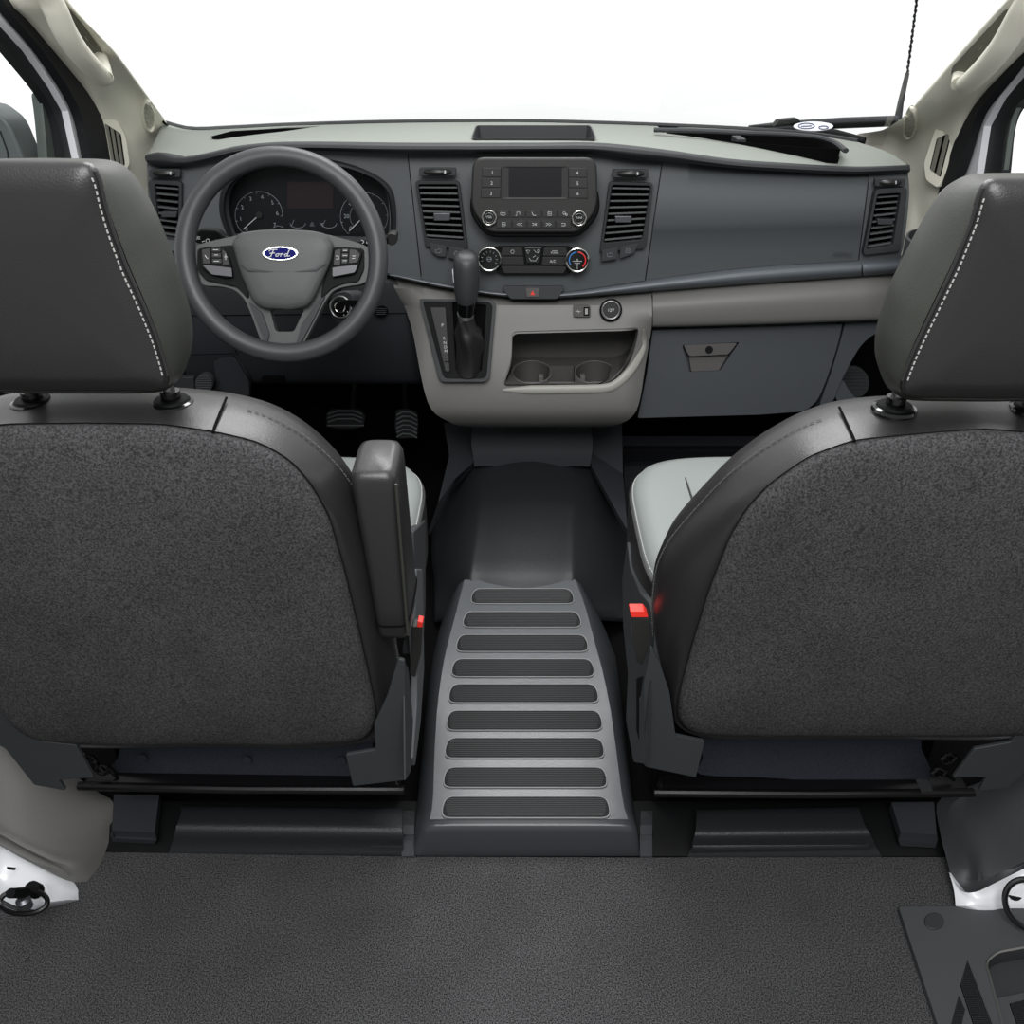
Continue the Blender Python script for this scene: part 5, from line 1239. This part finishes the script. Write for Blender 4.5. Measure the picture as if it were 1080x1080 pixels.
# windscreen
wa = [V((-.93, 2.44, 1.04)), V((.93, 2.44, 1.04)), V((.86, 1.86, 1.62)), V((-.86, 1.86, 1.62))]
wa = [V((-.9, 2.40, .995)), V((-.45, 2.52, 1.01)), V((0, 2.55, 1.015)), V((.45, 2.52, 1.01)), V((.9, 2.40, .98)), V((.83, 1.78, 1.7)), V((.42, 1.86, 1.72)), V((0, 1.88, 1.72)), V((-.42, 1.86, 1.72)), V((-.83, 1.78, 1.7))]
v = wa; f = [[0, 1, 8, 9], [1, 2, 7, 8], [2, 3, 6, 7], [3, 4, 5, 6]]
struct(obj('window_1', v, f, M['glass']))

# ---- cup holder beside the right end vent
ch = thing('cup_holder', 'small round dark cup holder at the right end of the dashboard', 'cup holder', pY(968, 262, 2.0))
cz = pY(968, 247, 1.98).z; HP = hplane(cz)
o_ = [HP.hit(x, y) for x, y in circ(971, 249, 15.5, 8, 32)]; c = sum(o_, V((0, 0, 0)))/32
v, f = loft([[p+V((0, 0, -.07)) for p in o_], o_, [c+(p-c)*.84+V((0, 0, .001)) for p in o_], [c+(p-c)*.76+V((0, 0, -.05)) for p in o_]], cap=True)
obj('cup', v, f, M['dash_dark'], ch, angle=40)

# ---- door pocket speaker grilles
def pocket(label, cx, cy, rx, ry, Y, n, side):
    t = thing('door_speaker_grille', label, 'speaker grille', pY(cx, cy+ry, Y), 'ribbed grilles low in the door openings')
    pp = vplane(cx, cy, Y)
    g = plate('grille', circ(cx, cy, rx, ry, 24), pp, .02, M['dash_dark'], t)
    strokes('ribs', [[(cx-rx*math.sqrt(max(0, 1-(k)**2))*.9, cy+ry*k), (cx+rx*math.sqrt(max(0, 1-(k)**2))*.9, cy+ry*k)] for k in [(-n+1+2*i)/n*.9 for i in range(n)]], pp, M['gunmetal'] if side < 0 else M['bracket'], g, .0022, .001)
pocket('round ribbed grille low beside the driver headrest, in the door opening', 215, 405, 9.5, 10.5, 2.1, 8, -1)
pocket('dark ribbed grille low in the arch between glove box and passenger headrest', 902, 404, 15, 16, 2.3, 8, 1)
o = plate('door_pocket_panel', rnd([(184, 398), (204, 398), (206, 420), (184, 420)], 1), vplane(195, 408, 2.12), .02, M['gunmetal'], None); tag(o, 'grey strip of driver door pocket left of the round grille', 'door pocket')
o = plate('door_kick_trim', c2([(225, 382), (234, 378), (250, 380), (262, 400), (258, 430), (222, 430), (228, 405)], 3), vplane(240, 405, 2.16), .02, M['under'], None); tag(o, 'dark kick trim between the round grille and the driver footwell', 'trim')

# ================================================================== SILL COVERS, BODY METAL, RINGS
lc = gridP('sill_cover', [
    [(-60, 720, -.97), (-30, 745, -.96), (-5, 770, -.95), (30, 795, -.90), (75, 815, -.85)],
    [(-60, 760, -.96), (-20, 780, -.94), (20, 805, -.89), (62, 822, -.845), (106, 837, -.795)],
    [(-60, 800, -.95), (-15, 825, -.92), (30, 845, -.86), (80, 850, -.80), (119, 846, -.755)],
    [(-60, 835, -.94), (-10, 860, -.90), (35, 885, -.83), (76, 895, -.775), (119, 873, -.745)],
    [(-60, 848, -.93), (-8, 875, -.885), (38, 900, -.815), (72, 912, -.765), (108, 908, -.742)],
    [(-60, 852, -.945), (-6, 879, -.90), (40, 905, -.83), (80, 925, -.765), (99, 934, -.745)]], M['grey_trim'], None, (-.02, 0, -.01), 3, 4)
tag(lc, 'mid grey moulded plastic sill cover in the lower left corner above white metal', 'sill cover')
lm = gridP('body_sill', [
    [(-60, 850, -.94), (-2, 879, -.905), (42, 904, -.84), (84, 932, -.765), (100, 930, -.752)],
    [(-60, 862, -.93), (-2, 890, -.895), (42, 916, -.82), (80, 939, -.76), (97, 938, -.75)],
    [(-60, 880, -.925), (-2, 910, -.885), (40, 935, -.81), (75, 944, -.76), (93, 946, -.748)],
    [(-60, 900, -.92), (-2, 930, -.88), (40, 950, -.80), (72, 949, -.757), (92, 949, -.746)]], M['white'], None, (-.03, 0, -.02), 2, 3)
tag(lm, 'white painted body metal under the grey sill cover at lower left', 'body panel')
o = opoly('slot', rnd([(8, 914), (17, 915), (16, 918), (9, 917)], 1), -.85, M['void'], lm, .002)
rc = gridP('sill_cover', [
    [(1005, 835, .78), (1040, 822, .85), (1075, 800, .92), (1140, 770, .97)],
    [(988, 848, .74), (1010, 842, .79), (1070, 830, .87), (1140, 800, .96)],
    [(992, 880, .725), (1015, 878, .765), (1060, 872, .83), (1140, 845, .94)],
    [(1000, 912, .718), (1022, 915, .745), (1046, 920, .785), (1140, 875, .92)],
    [(1005, 932, .716), (1022, 932, .74), (1050, 922, .79), (1140, 884, .915)],
    [(1011, 944, .718), (1024, 943, .735), (1052, 930, .787), (1140, 888, .93)]], M['dark_trim'], None, (.02, 0, -.01), 3, 4)
tag(rc, 'black moulded plastic sill cover at lower right behind the passenger seat', 'sill cover')
rm_ = gridP('body_sill', [
    [(1001, 920, .714), (1012, 938, .716), (1028, 941, .732), (1054, 929, .784), (1140, 886, .92)],
    [(1006, 938, .710), (1016, 946, .718), (1034, 948, .738), (1058, 938, .782), (1140, 905, .91)],
    [(1008, 955.5, .704), (1018, 955.5, .715), (1038, 955.5, .745), (1062, 955.5, .785), (1140, 950, .90)]], M['white'], None, (.03, 0, -.02), 3, 3)
tag(rm_, 'white painted body metal under the black sill cover at lower right', 'body panel')
def tiering(label, cx, cy, X, rx, ry, ang):
    t = thing('tie_down_ring', label, 'lashing ring', pX(cx, cy+ry, X), 'tie down rings')
    c = pX(cx, cy, X); dep = (c-CAM).dot(V((0, cp, -sp))); k = dep/F
    a = V((math.cos(ang), -.1, math.sin(ang))).normalized(); b = V((0, 1, .25)).normalized()
    v, f = torus(c, a, b, rx*k, .0042, 40, 8, Rb=ry*k*.95); obj('ring', v, f, M['metal_black'], t)
    v, f = tube([pX(cx-14, cy-9, X-.0), pX(cx+12, cy-9, X)], .0075, 12); obj('hinge', v, f, M['black'], t)
    v, f = tube([c+V((0, 0, -.012)), c+V((0, 0, .004)), c+V((0, 0, .008))], [.011, .011, .006], 18); obj('bolt', v, f, M['gunmetal'], t)
    v, f = tube([pX(cx+8, cy-14, X), pX(cx+14, cy-11, X)], .012, 12); obj('plug', v, f, M['black'], t)
tiering('black metal tie down ring on white metal in the lower left corner', 25, 951, -.79, 26, 13, 0)
t = thing('tie_down_ring', 'black metal tie down ring with a steel pin at the lower right edge', 'lashing ring', pX(1075, 970, .8), 'tie down rings')
c = pX(1086, 954, .80)
v, f = torus(c, (.85, -.5, -.1), (.3, .5, .6), .036, .0048, 40, 8); obj('ring', v, f, M['metal_black'], t)
v, f = tube([pX(1066, 948, .80), pX(1100, 948, .84)], .008, 14); obj('pin', v, f, M['steel'], t)
v, f = tube([pX(1060, 944, .80), pX(1070, 941, .80)], .013, 14); obj('bush', v, f, M['black'], t)

# ================================================================== STEP WELL PANEL lower right
sw_ = thing('step_well_panel', 'dark plastic step well panel with ribbed grip patches in the lower right corner', 'step panel', pZ(1040, 1030, 0))
zp = hplane(.012)
so = rnd([(947.5, 955.5), (1150, 955.5), (1180, 1150), (1012, 1150)], [4, 2, 2, 2])
well = rnd([(1040, 1016), (1052, 1006), (1170, 985), (1190, 1140), (1072, 1140), (1052, 1060)], [5, 6, 3, 3, 3, 8], 5)
pb = plate('panel', so, zp, .012, M['wellpanel'], sw_, bevel=.003)
v, f = prism([zp.hit(x, y)+V((0, 0, .05)) for x, y in well], [zp.hit(x, y)-V((0, 0, .1)) for x, y in well]); cut(pb, v, f)
# the carpet and floor open below the well
for q in (cpt,):
    cut(q, v, f)
r0 = [zp.hit(x, y) for x, y in well]; c = sum(r0, V((0, 0, 0)))/len(r0)
lp0 = [c+(p-c)*1.03+V((0, 0, .001)) for p in r0]; lp1 = [c+(p-c)*1.01+V((0, 0, .005)) for p in r0]; lp2 = [c+(p-c)*.975+V((0, 0, -.002)) for p in r0]; lp3 = [c+(p-c)*.96+V((0, 0, -.022)) for p in r0]
mb = MB().add(*loft([lp0, [c+(p-c)*1.015+V((0, 0, .006)) for p in r0], lp1, [c+(p-c)*.99+V((0, 0, .003)) for p in r0]], cap=False)); mb.build('well_rim', M['console'], sw_, recalc=False, angle=80)  # paler than the well: the rim highlight is put into its colour
mb = MB().add(*loft([lp1, lp1, lp2, lp3], cap=False)); mb.f.append(list(range(3*len(r0), 4*len(r0))))
mb.build('well', M['dark_trim'], sw_, recalc=False, angle=60)
wl = plate('well_edge', rnd([(1050, 1053), (1180, 1025), (1190, 1140), (1076, 1140)], 1), hplane(-.004), .012, M['wellpanel'], sw_, bevel=.001)
plate('plug', circ(985.5, 971, 10.5, 9), zp, .004, M['dark_trim'], sw_, lift=.003, bevel=.002)
grip = mat('grip_ribs', (44, 45, 46), .6, bump=1.0, wave=(220, 'X'))
def grippatch(pts, pl):
    g = plate('grip_patch', pts, pl, .003, M['black'], sw_, lift=.002, bevel=0)
    xs = [p[0] for p in pts]; ys_ = [p[1] for p in pts]; mb = MB(); y = min(ys_)+1
    while y < max(ys_):
        it = []
        for i in range(len(pts)):
            a, b = pts[i-1], pts[i]
            if (a[1]-y)*(b[1]-y) < 0: it.append(a[0]+(b[0]-a[0])*(y-a[1])/(b[1]-a[1]))
        if len(it) >= 2:
            it.sort(); x = it[0]+.5
            while x < it[-1]-.8:
                mb.add(*box(pl.hit(x+.5, y, .003), .0011, .0014, .002)); x += 1.7
        y += 1.9
    mb.build('grip_studs', M['bracket'], g)
grippatch([(1020.5, 1013), (1048, 1084), (1050, 1090), (1030, 1090), (1026, 1078), (1013, 1039)], zp)
grippatch([(1011.5, 1050), (1018, 1065), (1012, 1090), (1001, 1090)], zp)
grippatch([(1065, 1058.5), (1100, 1050), (1110, 1090), (1076, 1090)], hplane(-.004))

# ================================================================== OUTSIDE THE WINDSCREEN
an = thing('radio_antenna', 'thin black whip antenna rising behind the windscreen on the right', 'antenna', pY(947, 124, 2.75))
v, f = tube([pY(947, 126, 2.75), pY(950, 108, 2.75), pY(957, 77, 2.75)], [.011, .0085, .006], 10); obj('base', v, f, M['dash_dark'], an)
mp = [pY(957+(x*.012), y, 2.75) for x, y in ()]
pts = [pY(957+12.5*i/60+.35*math.sin(i*1.3), 77-97*i/60, 2.75) for i in range(61)]
v, f = tube(pts, [.0036+.0012*math.sin(i*1.9) for i in range(61)], 8); obj('mast', v, f, M['black'], an)
wi = thing('windscreen_wiper', 'black windscreen wiper parked along the bottom of the windscreen at right', 'wiper', pY(830, 136, 2.7))
v, f = tube([pY(790, 134.5, 2.68), pY(830, 131, 2.7), pY(890, 128.5, 2.7), pY(946, 126.5, 2.7)], [.006, .009, .012, .012], 10); obj('arm', v, f, M['dash_dark'], wi)
v, f = tube([pY(792, 136, 2.66), pY(870, 133, 2.68), pY(944, 130, 2.68)], .006, 8, flat=1.4); obj('blade', v, f, M['black'], wi)
plate('pivot_cover', rnd([(816, 134), (822, 127), (842, 125), (845, 129), (838, 137), (816, 137)], 1.5), vplane(830, 130, 2.64), .04, M['black'], wi, bevel=.003)
stk = thing('windscreen_sticker', 'white oval sticker with a blue emblem lying at the base of the windscreen at right', 'sticker', pY(860, 137, 2.6))
spl = Plane(pY(859, 132.5, 2.46), (0, -.75, .66), (1, 0, 0))
plate('oval', circ(858, 133, 21, 5, 40), spl, .004, mat('sticker_white', (226, 228, 232), .5), stk, bevel=.001)
strokes('emblem', [circ(850.5, 132.8, 8.5, 2.8, 20)+[(859, 132.8)], [(845, 133.2), (856, 132.8)], circ(868.5, 134.5, 5, 1.6, 14)+[(873.5, 134.5)]], spl, M['blue'], stk, .0011, .0006)
cw = thing('scuttle_cowl', 'black scuttle cowl outside along the bottom right edge of the windscreen', 'cowl', pY(850, 145, 2.7))
v, f = tube([pY(788, 140, 2.6), pY(830, 138.5, 2.6), pY(880, 143, 2.55), pY(912, 149, 2.5)], [.008, .014, .016, .01], 8); obj('cowl_edge', v, f, M['black'], cw)

# ================================================================== LIGHT
wd = bpy.data.worlds.new('world'); S.world = wd; wd.use_nodes = True
nt = wd.node_tree; bg = nt.nodes['Background']; bg.inputs['Color'].default_value = (1, 1, 1, 1)
# bright overcast sky ahead of and above the open cab, dim load space behind
tc = nt.nodes.new('ShaderNodeTexCoord'); dt = nt.nodes.new('ShaderNodeVectorMath'); dt.operation = 'DOT_PRODUCT'
dt.inputs[1].default_value = (0, .80, .60); nt.links.new(tc.outputs['Generated'], dt.inputs[0])
mr = nt.nodes.new('ShaderNodeMapRange'); mr.interpolation_type = 'SMOOTHSTEP'
mr.inputs['From Min'].default_value = -.25; mr.inputs['From Max'].default_value = .42; mr.inputs['To Min'].default_value = .4; mr.inputs['To Max'].default_value = 1.12
nt.links.new(dt.outputs['Value'], mr.inputs['Value']); nt.links.new(mr.outputs['Result'], bg.inputs['Strength'])
def area(name, loc, target, size, sy, power, col=(1, 1, 1)):
    l = bpy.data.lights.new(name, 'AREA'); l.shape = 'RECTANGLE'; l.size = size; l.size_y = sy; l.energy = power; l.color = col
    o = bpy.data.objects.new(name, l); C.objects.link(o); o.location = loc
    o.rotation_euler = (V(target)-V(loc)).to_track_quat('-Z', 'Y').to_euler(); return o
# unseen softboxes added to light the pillars, give sheen and brighten the carpet
area('softbox_rear', (0, -.9, 2.6), (0, 1.8, .7), 1.8, .9, 62)
area('softbox_front', (0, 2.5, 2.7), (0, 1.0, .1), 1.6, .7, 42)
area('softbox_floor', (0, .35, 2.4), (0, .9, 0), .7, .5, 9)
S.view_settings.view_transform = 'Standard'; S.view_settings.look = 'None'
S.view_settings.exposure = 0; S.view_settings.gamma = 1
S.cycles.use_denoising = True
S.cycles.max_bounces = 8; S.cycles.transparent_max_bounces = 12
